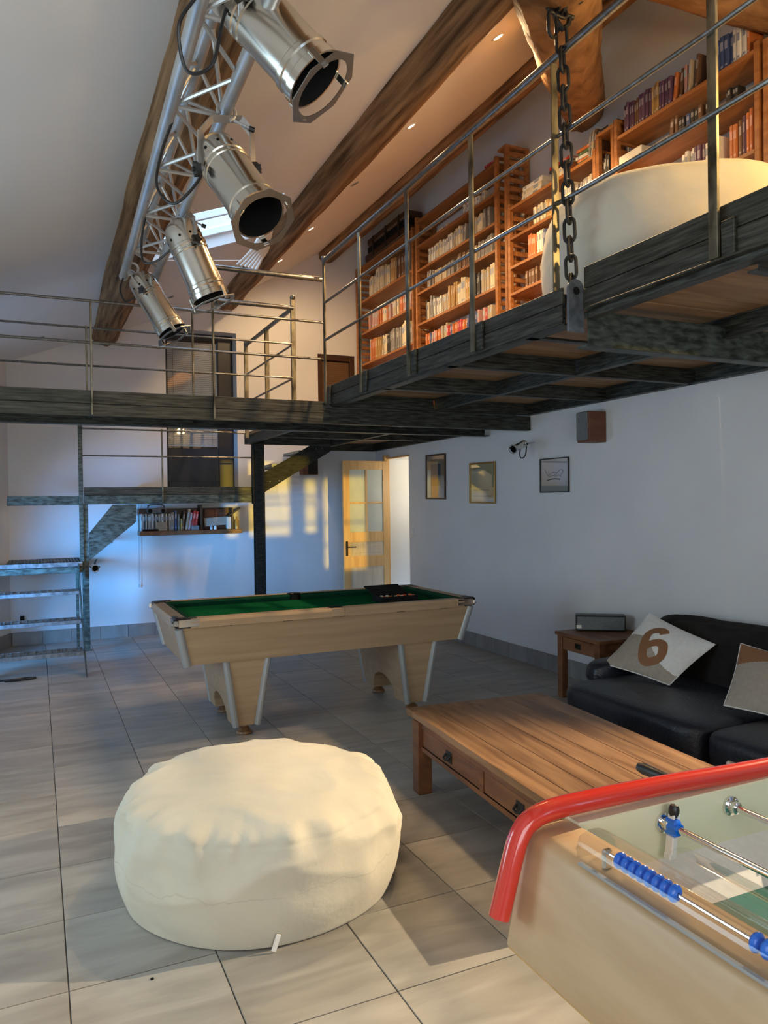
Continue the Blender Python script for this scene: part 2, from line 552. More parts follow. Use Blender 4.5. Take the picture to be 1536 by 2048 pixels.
# the room beyond the door opening
mb = MB()
mb.box(4.92, 6.4, 8.2, 8.3, 0, 2.7)
mb.box(4.92, 6.4, 10.3, 10.4, 0, 2.7)
mb.box(6.4, 6.5, 8.2, 10.4, 0, 2.7)
mb.box(4.92, 6.5, 8.2, 10.4, 2.7, 2.8)
mb.box(4.90, 6.5, 8.2, 10.4, -0.1, -0.004)
struct('wall_hallway', mb, M['plaster'])
lamp('hallway_light', 'POINT', (4.95, 8.95, 1.9), (5, 9, 0), 26, (1.0, 0.86, 0.62), shadow_soft_size=0.15)

# ceiling: a mono pitch that steepens towards the high right wall, with the skylight opening
SKX0, SKX1, SKY0, SKY1 = 0.98, 1.92, 6.05, 7.20


def ceil_z(x):
    if x < 2.2:
        return 3.506 + 0.376 * x
    if x < 2.8:
        t = (x - 2.2)
        return 3.506 + 0.376 * 2.2 + 0.376 * t + 0.254 / 0.6 * t * t / 2
    return 3.506 + 0.376 * 2.8 + 0.254 * 0.3 + 0.63 * (x - 2.8)


mb = MB()
xs = [-2.3, -1, 0, SKX0, SKX1, 2.2, 2.3, 2.4, 2.5, 2.6, 2.7, 2.8, 3.6, 4.9]
ys = [YF - .3, SKY0, SKY1, YB + .4]
for i in range(len(xs) - 1):
    for j in range(3):
        if xs[i] == SKX0 and j == 1:
            continue
        a, b = xs[i], xs[i + 1]
        za, zb = ceil_z(a), ceil_z(b)
        y0, y1 = ys[j], ys[j + 1]
        vs = [(a, y0, za), (b, y0, zb), (b, y1, zb), (a, y1, za), (a, y0, za + .3), (b, y0, zb + .3), (b, y1, zb + .3), (a, y1, za + .3)]
        mb.add(vs, [(0, 3, 2, 1), (4, 5, 6, 7), (0, 1, 5, 4), (2, 3, 7, 6), (1, 2, 6, 5), (3, 0, 4, 7)])
struct('ceiling', mb, M['ceil'], 20)

# skylight window_3
za, zb = ceil_z(SKX0), ceil_z(SKX1)
sl = V((SKX1 - SKX0, 0, zb - za)).normalized()
nn = V((-sl.z, 0, sl.x))


def skp(u, y, h):
    return V((SKX0, y, za)) + sl * u + nn * h


SW = (V((SKX1, 0, zb)) - V((SKX0, 0, za))).length
mb = MB()
for (u0, u1, y0, y1) in ((0, 0.05, SKY0, SKY1), (SW - 0.05, SW, SKY0, SKY1), (0.05, SW - 0.05, SKY0, SKY0 + 0.05), (0.05, SW - 0.05, SKY1 - 0.05, SKY1),
                         (0.05, SW - 0.05, 6.60, 6.64)):
    mb.obox(skp((u0 + u1) / 2, (y0 + y1) / 2  , 0.13), ((u1 - u0) / 2, (y1 - y0) / 2, 0.03), Matrix((sl, V((0, 1, 0)), nn)).transposed(), 0.004)
win3 = struct('window_3', mb, M['white'])
MB().quad(skp(.04, SKY0 + .04, .14), skp(SW - .04, SKY0 + .04, .14), skp(SW - .04, SKY1 - .04, .14), skp(.04, SKY1 - .04, .14)).build('pane', M['glass'], win3, 0)
MB().obox(skp(0.30, SKY1 - 0.10, 0.09), (0.07, 0.012, 0.012), Matrix((sl, V((0, 1, 0)), nn)).transposed(), 0.004).build('handle', M['grey'], win3)

# tall glazed door on the landing: window_1 (set back in its reveal)
mb = MB()
Y1 = 10.26
for b in ((1.40, 1.60, 1.86, 4.05), (2.268, 2.60, 1.86, 4.05), (1.60, 2.268, 3.86, 4.05), (1.60, 2.268, 1.88, 1.98)):
    mb.box(b[0], b[1], Y1, Y1 + 0.09, b[2], b[3], 0.006)
win1 = struct('window_1', mb, M['navy'])
MB().box(1.60, 2.268, Y1 + 0.03, Y1 + 0.06, 1.98, 2.42, 0.003).build('lower_panel', M['navyp'], win1)
MB().box(1.595, 2.275, Y1 + 0.02, Y1 + 0.03, 2.42, 3.87).build('pane', M['glass'], win1)
MB().box(1.60, 2.268, Y1 + 0.085, Y1 + 0.09, 2.40, 3.87).build('backing', M['navy'], win1)
MB().box(2.29, 2.33, Y1 - 0.05, Y1, 2.85, 2.88, 0.004).build('handle', M['black'], win1)
slat_me = MB().obox((0, 0, 0), (0.325, 0.0115, 0.0012), Matrix.Rotation(R(-62), 3, 'X')).mesh('blind_slat', M['blind'], None, 0)
k = 0
z = 2.46
while z < 3.84:
    share(slat_me, 'blind_slat', win1, (1.935, Y1 + 0.065, z))
    z += 0.026
mb = MB()
for x in (1.68, 2.19):
    mb.tube([(x, Y1 + 0.05, 2.46), (x, Y1 + 0.05, 3.85)], 0.002, 4)
mb.build('blind_cord', M['black'], win1)

# small window with brown blind on the upper right: window_2
mb = MB()
for b in ((3.631, 3.70, 2.75, 3.77), (4.13, 4.20, 2.75, 3.77), (3.70, 4.13, 3.69, 3.77), (3.70, 4.13, 2.75, 2.82)):
    mb.box(b[0], b[1], YB + 0.02, YB + 0.10, b[2], b[3], 0.005)
win2 = struct('window_2', mb, M['mahog'])
MB().box(3.69, 4.14, YB + 0.09, YB + 0.095, 2.8, 3.7).build('backing', M['mahog'], win2)
slat2 = MB().obox((0, 0, 0), (0.21, 0.013, 0.0012), Matrix.Rotation(R(-60), 3, 'X')).mesh('blind_slat', M['blindb'], None, 0)
z = 2.85
while z < 3.68:
    share(slat2, 'blind_slat', win2, (3.915, YB + 0.06, z))
    z += 0.028

# door_1: open leaf hinged in the opening of the right wall
hinge, free = V((4.46, 9.56, 0)), V((3.757, 9.49, 0))
ld = (free - hinge).normalized()
ln = V((ld.y, -ld.x, 0))
if ln.y > 0:
    ln = -ln
LW = (free - hinge).length
mxd = Matrix((ld, ln, V((0, 0, 1)))).transposed()


def dpart(u0, u1, z0, z1, t=0.02, off=0.0, b=0.004):
    return hinge + ld * (u0 + u1) / 2 + ln * off + V((0, 0, (z0 + z1) / 2)), (abs(u1 - u0) / 2, t, abs(z1 - z0) / 2), mxd, b


mb = MB()
for a in ((0, 0.085, 0.01, 2.235), (LW - 0.10, LW, 0.01, 2.235), (0.085, LW - 0.10, 2.11, 2.235), (0.085, LW - 0.10, 1.12, 1.26), (0.085, LW - 0.10, 0.78, 0.93),
          (0.085, LW - 0.10, 0.01, 0.16)):
    mb.obox(*dpart(*a))
door = struct('door_1', mb, M['pine'], 35)
cu = (0.085 + LW - 0.10) / 2
mb = MB()
mb.obox(*dpart(cu - 0.014, cu + 0.014, 1.26, 2.11, 0.016))
mb.obox(*dpart(0.085, LW - 0.10, 1.645, 1.675, 0.016))
mb.build('glazing_bar', M['pine'], door)
for (a0, a1) in ((0.085, cu - 0.014), (cu + 0.014, LW - 0.10)):
    for (z0, z1) in ((1.26, 1.645), (1.675, 2.11)):
        MB().obox(*dpart(a0, a1, z0, z1, 0.004, 0, 0)).build('pane', M['frost'], door)
for (z0, z1) in ((0.16, 0.78), (0.93, 1.12)):
    mb = MB()
    mb.obox(*dpart(0.085, LW - 0.10, z0, z1, 0.008, 0, 0))
    mb.obox(*dpart(0.125, LW - 0.14, z0 + .04, z1 - .04, 0.013, 0, 0.005))
    mb.build('panel', M['pinew'], door)
mb = MB()
hp = hinge + ld * (LW - 0.045) + ln * 0.02 + V((0, 0, 1.06))
mb.obox(hp + V((0, 0, -0.02)), (0.018, 0.004, 0.10), mxd, 0.003)
mb.tube([hp, hp + ln * 0.05, hp + ln * 0.055 - ld * 0.11], 0.008, 8)
mb.build('handle', M['iron'], door)
mb = MB()
mb.box(4.42, 4.5, 9.57, 9.63, 0, 2.32, 0.004)
mb.box(4.46, 4.5, 8.94, 9.6, 2.262, 2.285, 0.003)
struct('trim_1', mb, M['pine'])

# skirting: one tile piece at a time
base_b = struct('baseboard_back', MB().box(-0.30, XR, YB - 0.004, YB, 0, 0.155), M['grout'])
x = -0.29
while x < XR - 0.02:
    x1 = min(x + 0.33, XR - 0.012)
    MB().box(x + .002, x1 - .002, YB - 0.016, YB - 0.004, 0, 0.158, 0.002).build('tile', M['skirt'], base_b, 0)
    x = x1
base_r = struct('baseboard_right', MB().box(XR - 0.004, XR, YF, 8.97, 0, 0.155), M['grout'])
y = 8.96
while y > 1.0:
    y1 = max(y - 0.33, 0.9)
    MB().box(XR - 0.016, XR - 0.004, y1 + .002, y - .002, 0, 0.158, 0.002).build('tile', M['skirt'], base_r, 0)
    y = y1
base_l = struct('baseboard_left', MB().bar((-0.31, 10.05, 0.0775), (-0.99, 8.56, 0.0775), 0.008, 0.155), M['grout'])
d = V((-0.69, -1.5, 0)).normalized()
for i in range(5):
    a = V((-0.305, 10.04, 0.079)) + d * (0.33 * i + 0.002)
    MB().bar(a, a + d * 0.326, 0.03, 0.158, bev=0.002).build('tile', M['skirt'], base_l, 0)

# ================================================================== ROOF TIMBERS AND DOWNLIGHTS


def log(name, a, b, ra, rb, m, label, seed, n=22, seg=60, rough_end=True, wob=0.10):
    a, b = V(a), V(b)
    d = (b - a).normalized()
    x = d.cross(V((0, 0, 1))).normalized()
    z = x.cross(d)
    L = (b - a).length
    q = Matrix((x, d, z)).transposed()
    vs, fs = [], []
    for i in range(seg + 1):
        t = i / seg
        r = ra + (rb - ra) * t
        bend = V((noise.noise(V((t * 2.2, seed, 0))) * 0.045, 0, noise.noise(V((t * 2.2, seed, 5))) * 0.03))
        for j in range(n):
            an = 2 * math.pi * j / n
            k = 1 + wob * noise.noise(V((math.cos(an) * 1.4, t * L * 1.6, math.sin(an) * 1.4 + seed))) + 0.05 * noise.noise(
                V((math.cos(an) * 4, t * L * 5, math.sin(an) * 4 + seed)))
            if abs(((an - 4.3 - 0.5 * math.sin(t * 4 + seed)) + math.pi) % (2 * math.pi) - math.pi) < 0.14:
                k -= 0.09                                            # long drying crack
            tt = t * L
            if rough_end and i == seg:
                tt += 0.05 * noise.noise(V((math.cos(an) * 3, seed, math.sin(an) * 3)))
            p = V((math.cos(an) * r * k, tt, math.sin(an) * r * k)) + bend
            vs.append(p)
    for i in range(seg):
        for j in range(n):
            fs.append((i * n + j, i * n + (j + 1) % n, (i + 1) * n + (j + 1) % n, (i + 1) * n + j))
    fs.append(tuple(range(n))[::-1])
    fs.append(tuple(seg * n + j for j in range(n)))
    mb = MB().add(vs, fs)
    o = mb.build(name, m, None, 40)
    o.matrix_basis = Matrix.Translation(a) @ q.to_4x4()
    return tag(o, label, 'beam', 'old log beams of the roof')


log('roof_log', (0.70, -2.2, 3.70), (0.80, 10.04, 3.84), 0.185, 0.185, M['oak'], 'thick old log beam above the lighting truss, nearest the left side', 3.1)
log('roof_log', (2.07, -2.2, 4.20), (2.33, 10.04, 4.43), 0.125, 0.19, M['oak'], 'old log beam in mid ceiling passing the right side of the skylight', 9.7)
log('roof_log', (3.72, -2.2, 5.13), (3.80, 10.04, 5.19), 0.10, 0.13, M['oak'], 'slim old log beam high over the bookcases along the top of the slope', 21.3)
log('log_strut', (1.86, 2.52, 4.02), (4.56, 5.46, 5.13), 0.235, 0.185, M['oak2'], 'massive round log brace that the chain is wrapped around, reaching the right wall', 5.5, wob=0.07)
log('log_tie', (3.05, 3.62, 4.93), (4.9, 3.15, 4.62), 0.15, 0.15, M['oak2'], 'round log crossing at the top right corner above the near bookcase', 13.2, seg=30)

DLX = 2.70
for i, (y, on, w) in enumerate(((8.75, 1, 'farthest lit downlight of the row, by the back wall'), (7.62, 1, 'second lit downlight of the ceiling row counted from the back wall'),
                                (6.41, 0, 'unlit downlight in mid row between the two lit neighbours'),
                                (5.26, 1, 'lit downlight on the slope above the loft railing'), (4.04, 1, 'nearest and highest lit downlight beside the log brace'))):
    z = ceil_z(DLX)
    s_ = (ceil_z(DLX + .05) - ceil_z(DLX - .05)) / 0.1
    nrm = V((s_, 0, -1)).normalized()
    t = thing('ceiling_downlight', w, 'downlight', (DLX, y, z), 0, 'downlights in the sloping ceiling')
    c0 = V((DLX, y, z))
    MB().lathe([(0.030, -0.002), (0.031, 0.006), (0.042, 0.006), (0.045, 0.0), (0.045, -0.004)], c0, nrm, 24).build('bezel', M['white' if on else 'grey'], t)
    MB().lathe([(0.0, 0.003), (0.030, 0.003)], c0, nrm, 20).build('lamp', M['lens'] if on else M['black'], t)
    if on:
        lamp('downlight_beam', 'SPOT', c0 + nrm * 0.035, c0 + nrm * 0.035 + V((0.35, 0.25 if i == 0 else 0, -1)), (72, 92, 0, 170, 190)[i], DOWN_WARM, spot_size=R(165), spot_blend=0.6, shadow_soft_size=0.03)
for (x, y, w) in ((1.443, 8.9, 'unlit recessed downlight between the left and middle log beams'), (0.077, 9.2, 'unlit recessed downlight on the low ceiling left of the log')):
    z = ceil_z(x)
    nrm = V((0.376, 0, -1)).normalized()
    t = thing('ceiling_downlight', w, 'downlight', (x, y, z), 0, 'downlights in the sloping ceiling')
    MB().lathe([(0.0, 0.003), (0.028, 0.003)], (x, y, z), nrm, 20).build('lamp', M['blackm'], t)
    MB().lathe([(0.028, -0.002), (0.03, 0.005), (0.040, 0.005), (0.044, -0.002)], (x, y, z), nrm, 20).build('bezel', M['grey'], t)

# gathered blind hanging by the skylight
t = thing('skylight_blind', 'gathered white cloth blind hanging beside the skylight and log', 'blind', (1.8, 6.6, 3.9))
for i in range(6):
    f = i / 5
    a = V((1.90 + 0.02 * f, 6.18 + 0.40 * f, 4.13 - 0.01 * f))
    c = V((1.60 + 0.24 * f, 6.42 + 0.28 * f, 3.70 + 0.07 * f))
    m_ = (a + c) / 2 + V((0.045, 0.0, -0.03))
    pts = [a * (1 - s) ** 2 + m_ * 2 * s * (1 - s) + c * s * s for s in [q / 10 for q in range(11)]]
    MB().tube(pts, [0.014 + 0.027 * math.sin(math.pi * min(1, q / 7)) * (1 + 0.1 * math.sin(i * 2 + q)) for q in range(11)], 10).build('fold', M['white'], t)
MB().tube([(1.02, 7.05, 3.86), (1.75, 6.62, 3.82)], 0.003, 5).build('cord', M['white'], t)

# ================================================================== CATWALK
cw = thing('steel_catwalk', 'narrow patinated steel walkway crossing the room below the lighting truss', 'walkway', (1.3, 6.7, 2.34))
YC0, YC1 = 6.22, 7.12
for (x0, x1) in ((-1.95, 0.40), (0.40, 1.335), (1.335, 2.29)):
    MB().box(x0 + .002, x1 - .002, YC0, YC0 + 0.012, 2.437, 2.536, 0.002).build('fascia_board', M['steel'], cw)
    MB().box(x0 + .002, x1 - .002, YC0 - 0.004, YC0 + 0.010, 2.338, 2.432, 0.002).build('fascia_board', M['steel'], cw)


def ibeam(mb, a, b, h, w, up=(0, 0, 1), t=0.008):
    a, b = V(a), V(b)
    u = V(up)
    mb.bar(a + u * (h / 2 - t / 2), b + u * (h / 2 - t / 2), w, t)
    mb.bar(a - u * (h / 2 - t / 2), b - u * (h / 2 - t / 2), w, t)
    mb.bar(a, b, t, h - 2 * t)
    return mb


def channel(mb, a, b, h, w, side, t=0.008):
    """C section: web from a to b with flanges pointing to side"""
    a, b, s_ = V(a), V(b), V(side)
    mb.bar(a, b, t, h)
    for k in (-1, 1):
        o = V((0, 0, k * (h / 2 - t / 2))) + s_ * (w / 2)
        mb.bar(a + o, b + o, w, t)
    return mb


channel(MB(), (2.29, YC0 + .012, 2.415), (4.49, YC0 + .012, 2.415), 0.14, 0.07, (0, 1, 0)).build('front_beam', M['steelX'], cw)
channel(MB(), (-1.95, YC0 + .03, 2.44), (2.29, YC0 + .03, 2.44), 0.16, 0.07, (0, 1, 0)).build('front_beam', M['steelX'], cw)
channel(MB(), (-1.95, YC1 - .04, 2.41), (4.49, YC1 - .04, 2.41), 0.11, 0.09, (0, -1, 0)).build('rear_beam', M['steelX'], cw)
MB().box(-1.95, 4.49, YC0 + .02, YC1 - .03, 2.522, 2.532).build('deck_plate', M['steelX'], cw)
for x in (-0.6, 0.40, 1.335, 2.29, 3.35):
    channel(MB(), (x, YC0 + .03, 2.46), (x, YC1 - .05, 2.46), 0.10, 0.05, (1, 0, 0)).build('joist', M['steelX'], cw)


def ball_top(mb, x, y, z, r=0.03):
    return mb.lathe([(0.0, r), (r * .5, r * .87), (r * .87, r * .5), (r, 0), (r * .87, -r * .5), (r * .5, -r * .87), (0, -r)], (x, y, z), (0, 0, 1), 14)


cr = thing('catwalk_front_railing', 'steel railing on the near edge of the catwalk', 'railing', (0.4, YC0, 2.34))
for x, zt in ((0.40, 3.225), (1.335, 3.60), (-0.55, 3.225)):
    MB().box(x - 0.007, x + 0.007, YC0 - 0.045, YC0 - 0.004, 2.345, zt, 0.002).build('post', M['post'], cr)
for z in (3.218, 2.90):
    for x0, x1 in ((-1.9, 0.40), (0.40, 2.29)):
        MB().tube([(x0, YC0 - .025, z), (x1, YC0 - .025, z)], 0.011, 10).build('rail', M['rail'], cr)
MB().tube([(1.33, YC0 - .025, 3.59), (2.285, YC0 - .025, 3.59)], 0.021, 12).build('handrail', M['rail'], cr)
cr = thing('catwalk_rear_railing', 'steel railing on the far edge of the catwalk, turning back to the wall', 'railing', (0.42, YC1, 2.4))
for x, zt in ((0.42, 3.23), (1.342, 3.57), (-0.53, 3.23)):
    MB().box(x - 0.007, x + 0.007, YC1 - 0.03, YC1 + 0.012, 2.42, zt, 0.002).build('post', M['post'], cr)
for z in (3.216, 2.883):
    for x0, x1 in ((-1.9, 0.42), (0.42, 2.30)):
        MB().tube([(x0, YC1 - .01, z), (x1, YC1 - .01, z)], 0.010, 10).build('rail', M['rail'], cr)
    MB().tube([(2.32, YC1, z), (2.32, 8.95, z)], 0.010, 10).build('rail', M['rail'], cr)
MB().tube([(1.33, YC1 - .01, 3.57), (2.32, YC1 - .01, 3.57)], 0.022, 12).build('handrail', M['rail'], cr)
MB().tube([(2.32, YC1, 3.57), (2.32, 8.95, 3.57)], 0.022, 12).build('handrail', M['rail'], cr)
for y, zt, rd in ((YC1, 3.66, 1), (8.05, 3.56, 0), (8.95, 3.60, 1)):
    mb = MB().box(2.297, 2.343, y - 0.014, y + 0.014, 2.45, zt, 0.004)
    if rd:
        ball_top(mb, 2.32, y, zt + 0.012, 0.028)
    mb.build('post', M['post'], cr)
o = ball_top(MB(), 0.354, 6.95, 2.56, 0.035).build('rubber_ball', M['blackm'])
tag(o, 'small black ball standing on the catwalk deck left of centre', 'ball')

# platform right of the stair head
pf = thing('stair_head_platform', 'steel landing platform between catwalk, stair head and back wall', 'platform', (3.4, 8.5, 2.45))
MB().box(2.36, 4.49, YC1, 9.25, 2.50, 2.535).build('deck_plate', M['plank'], pf)
MB().box(3.5, 4.49, 9.25, 10.04, 2.50, 2.535).build('deck_plate', M['plank'], pf)
for a, b in (((2.36, 9.24, 2.45), (3.52, 9.24, 2.45)), ((3.5, 10.0, 2.45), (4.49, 10.0, 2.45))):
    channel(MB(), a, b, 0.10, 0.05, (0, -1, 0)).build('joist', M['steelX'], pf)
for x in (2.38, 3.50, 4.46):
    channel(MB(), (x, YC1 + .02, 2.45), (x, 9.25 if x < 3.4 else 10.03, 2.45), 0.10, 0.05, (-1 if x > 4 else 1, 0, 0)).build('joist', M['steelX'], pf)
channel(MB(), (2.40, 8.2, 2.45), (4.45, 8.2, 2.45), 0.10, 0.05, (0, 1, 0)).build('joist', M['steelX'], pf)
o = ibeam(MB(), (2.545, 9.30, 1.2), (2.545, 9.30, 1.2), 0.1, 0.1) if 0 else None

# ================================================================== STAIRS
st = thing('lower_stair_flight', 'steel stair with four grated treads rising at the left', 'stair', (0.1, 8.4, 0))


def grate(name, parent, x0, x1, y0, y1, z, along='x', m='galv'):
    mb = MB()
    mb.box(x0, x1, y0, y0 + .006, z - .038, z, 0.001).box(x0, x1, y1 - .006, y1, z - .038, z, 0.001)
    mb.box(x0, x0 + .006, y0, y1, z - .03, z).box(x1 - .006, x1, y0, y1, z - .03, z)
    if along == 'x':
        n_ = int((x1 - x0) / 0.034)
        for i in range(1, n_):
            x = x0 + (x1 - x0) * i / n_
            mb.box(x - .002, x + .002, y0 + .006, y1 - .006, z - .03, z + (0.004 if i % 2 else 0))
        mb.box(x0, x1, (y0 + y1) / 2 - .002, (y0 + y1) / 2 + .002, z - .02, z)
    else:
        n_ = int((y1 - y0) / 0.034)
        for i in range(1, n_):
            y = y0 + (y1 - y0) * i / n_
            mb.box(x0 + .006, x1 - .006, y - .002, y + .002, z - .03, z)
    mb.mi = 0
    return mb.build(name, M[m], parent, 0)


for i, (y, z) in enumerate(((8.05, 0.212), (8.42, 0.475), (8.72, 0.748))):
    grate('tread', st, -0.62, 0.405, y, y + 0.27, z)
for x in (0.412, -0.63):
    a, b = V((x, 7.82, 0.0)), V((x, 9.16, 1.0))
    mb = MB()
    mb.prism([(x, 7.80, 0.0), (x, 7.95, 0.0), (x, 9.2, 0.86), (x, 9.2, 1.02), (x, 9.05, 1.02)], (0.008, 0, 0))
    mb.build('stringer', M['steelG'], st)
    MB().box(x - .03, x + 0.0, 9.02, 9.06, 0.0, 0.98, 0.003).build('leg', M['steelG'], st)

ll = thing('lower_stair_landing', 'low steel landing at the head of the left stair', 'landing', (0, 9.6, 1.0))
MB().box(-0.62, 0.46, 9.10, 9.112, 0.985, 1.035, 0.002).build('fascia_board', M['galv'], ll)
MB().box(-0.62, 0.46, 9.10, 9.13, 0.915, 0.98, 0.002).build('fascia_board', M['steelG'], ll)
grate('deck_grating', ll, -0.305, 0.46, 9.13, 10.03, 1.03)
for y in (9.5, 9.9):
    channel(MB(), (-0.30, y, 0.96), (0.46, y, 0.96), 0.07, 0.04, (0, 1, 0)).build('joist', M['steelX'], ll)
for x in (-0.28, 0.42):
    channel(MB(), (x, 9.13, 0.96), (x, 10.03, 0.96), 0.07, 0.04, (0.5, 0, 0)).build('joist', M['steelX'], ll)

sp = thing('stair_corner_post', 'tall green-grey steel post at the corner of the stair landing', 'post', (0.5, 9.28, 0))
MB().box(0.477, 0.535, 9.255, 9.315, 0.0, 1.68, 0.003).build('lower_post', M['steelG'], sp)
MB().box(0.440, 0.486, 9.235, 9.28, 0.95, 2.60, 0.003).build('upper_post', M['steelG'], sp)
MB().box(0.465, 0.505, 9.30, 9.34, 0.1, 1.0, 0.003).build('backing_post', M['steelG'], sp)
MB().box(0.455, 0.556, 9.24, 9.33, 0.0, 0.008, 0.002).build('foot_plate', M['steelG'], sp)

wb = tag(MB().box(-0.297, 0.44, 9.26, 9.30, 1.672, 1.775, 0.003).build('stair_tie_beam', M['steelG']), 'short horizontal steel beam left of the landing post', 'beam')

ml = thing('upper_stair_landing', 'raised steel landing with a two-board edge and slim guard rail', 'landing', (1.4, 9.6, 1.68))
for (x0, x1) in ((0.49, 1.365), (1.365, 2.445)):
    MB().box(x0 + .002, x1 - .002, 9.25, 9.262, 1.783, 1.876, 0.002).build('fascia_board', M['steel'], ml)
    MB().box(x0 + .002, x1 - .002, 9.244, 9.26, 1.678, 1.778, 0.002).build('fascia_board', M['steelG'], ml)
grate('deck_grating', ml, 1.06, 2.44, 9.27, 10.03, 1.875)
for y in (9.28, 9.97):
    channel(MB(), (1.06 if y > 9.5 else 0.5, y, 1.76), (2.44, y, 1.76), 0.15, 0.06, (0, 1 if y < 9.5 else -1, 0)).build('joist', M['steelX'], ml)
for x in (1.08, 1.75, 2.40):
    channel(MB(), (x, 9.28, 1.80), (x, 9.97, 1.80), 0.09, 0.04, (1, 0, 0)).build('joist', M['steelX'], ml)
MB().tube([(0.486, 9.25, 2.236), (2.44, 9.25, 2.236)], 0.010, 8).build('rail', M['rail'], ml)
MB().tube([(0.486, 9.25, 2.545), (2.44, 9.25, 2.545)], 0.010, 8).build('rail', M['rail'], ml)
MB().box(1.355, 1.372, 9.225, 9.245, 1.69, 2.56, 0.002).build('post', M['post'], ml)

ms = thing('middle_stair_flight', 'short steel flight with a plate stringer up to the raised landing', 'stair', (0.8, 9.4, 1.0))
MB().prism([(0.540, 9.26, 1.035), (0.540, 9.26, 1.345), (0.80, 9.26, 1.672), (1.065, 9.26, 1.672), (1.065, 9.26, 1.47)], (0, 0.010, 0)).build('stringer', M['steelG'], ms)
for x, z in ((0.56, 1.26), (0.80, 1.55)):
    grate('tread', ms, x, x + .24, 9.30, 10.0, z, 'y')
us = thing('upper_stair_flight', 'short dark steel flight with drilled stringer up to the platform', 'stair', (3.0, 9.3, 1.9))
MB().prism([(2.60, 9.24, 1.80), (2.60, 9.24, 2.05), (3.28, 9.24, 2.44), (3.50, 9.24, 2.44), (3.50, 9.24, 2.335)], (0, 0.010, 0)).build('stringer', M['steelD'], us)
for (x, z) in ((2.68, 1.94), (2.80, 1.95), (3.30, 2.36), (3.38, 2.37)):
    MB().lathe([(0.0, 0.003), (0.006, 0.002), (0.008, 0)], (x, 9.24, z), (0, -1, 0), 10).build('bolt', M['rail'], us)
for x, z in ((2.72, 2.165), (3.09, 2.345)):
    grate('tread', us, x, x + .27, 9.30, 10.0, z, 'y')

hp = thing('catwalk_column', 'dark steel H-section column rising behind the pool table', 'column', (2.545, 9.28, 0))
ib = MB()
for x in (2.488, 2.602):
    pass
ib.box(2.485, 2.605, 9.22, 9.228, 0, 2.50).box(2.485, 2.605, 9.332, 9.34, 0, 2.50).box(2.541, 2.549, 9.228, 9.332, 0, 2.50)
ib.build('shaft', M['steelD'], hp)
MB().box(2.455, 2.484, 9.235, 9.30, 1.66, 2.50, 0.003).build('side_channel', M['steelD'], hp)
MB().box(2.46, 2.63, 9.20, 9.36, 0, 0.010, 0.002).build('foot_plate', M['steelX'], hp)

# ================================================================== MEZZANINE
mz = thing('mezzanine_deck', 'steel framed loft with plank floor over the sofa side', 'loft', (3.4, 4, 2.49))
MX = 2.345
segs = (6.20, 5.44, 4.605, 3.77, 2.985)
for i in range(len(segs) - 1):
    y1, y0 = segs[i], segs[i + 1]
    MB().box(MX + .004, MX + .016, y0 + .002, y1 - .002, 2.592, 2.672, 0.002).build('fascia_board', M['steel'], mz)
    MB().box(MX, MX + .012, y0 + .002, y1 - .002, 2.497, 2.586, 0.002).build('fascia_board', M['steel'], mz)
channel(MB(), (MX + .02, 2.985, 2.565), (MX + .02, 6.20, 2.565), 0.15, 0.075, (1, 0, 0)).build('edge_beam', M['steelX'], mz)
NX = 2.44
for (y0, y1) in ((2.135, 2.94), (1.2, 2.135), (0.3, 1.2)):
    MB().box(NX + .004, NX + .016, y0 + .002, y1 - .002, 2.664, 2.768, 0.002).build('fascia_board', M['steel'], mz)
    MB().box(NX, NX + .012, y0 + .002, y1 - .002, 2.556, 2.658, 0.002).build('fascia_board', M['steel'], mz)
MB().box(NX - .035, NX + .06, 0.3, 2.90, 2.545, 2.556, 0.002).build('edge_flange', M['steelX'], mz)
MB().box(NX - .004, NX + .05, 0.3, 2.90, 2.512, 2.545, 0.002).build('edge_beam', M['steelX'], mz)
MB().box(NX + .02, NX + .06, 0.3, 2.94, 2.632, 2.76, 0.002).build('edge_upstand', M['steelX'], mz)
ibeam(MB(), (3.39, 0.3, 2.545), (3.39, 6.20, 2.545), 0.11, 0.055).build('centre_beam', M['steelX'], mz)
channel(MB(), (4.48, 0.3, 2.545), (4.48, 6.20, 2.545), 0.11, 0.06, (-1, 0, 0)).build('wall_beam', M['steelX'], mz)
for y in (6.17, 5.11, 4.14, 2.0, 1.0):
    for (x0, x1) in ((MX + .03 if y > 2.9 else 2.495, 3.36), (3.42, 4.47)):
        channel(MB(), (x0, y, 2.545), (x1, y, 2.545), 0.11, 0.05, (0, 1, 0)).build('cross_beam', M['steelX'], mz)
for (x0, x1) in ((MX + .03, 3.36), (3.42, 4.47)):
    MB().box(x0, x1, 3.28, 3.33, 2.490, 2.502).build('cross_beam', M['steelX'], mz)
channel(MB(), (2.46, 2.93, 2.47), (4.48, 2.93, 2.47), 0.17, 0.09, (0, 1, 0), 0.010).build('main_cross_beam', M['steelG'], mz)
y = 6.20
while y > 0.32:
    MB().box(MX + .03 if y > 3.2 else 2.47, 4.48, max(y - 0.185, 0.3) + .0015, y, 2.602, 2.630, 0.002).build('plank', M['plank'], mz, 0)
    y -= 0.187
mb = MB()
hole = V((2.405, 2.955, 2.66))
outl = [(2.352, 2.45), (2.445, 2.45), (2.445, 2.66)] + [(2.3985 + 0.0465 * math.cos(a), 2.66 + 0.0465 * math.sin(a)) for a in [math.pi * k / 8 for k in range(1, 8)]] + [(2.352, 2.66)]
mb.prism([(x, 2.955, z) for x, z in outl], (0, -0.014, 0))
mb.build('chain_lug', M['galv'], mz)
MB().lathe([(0.0, 0.001), (0.020, 0.001)], (2.3985, 2.94, 2.648), (0, -1, 0), 16).build('lug_eye', M['blackm'], mz)
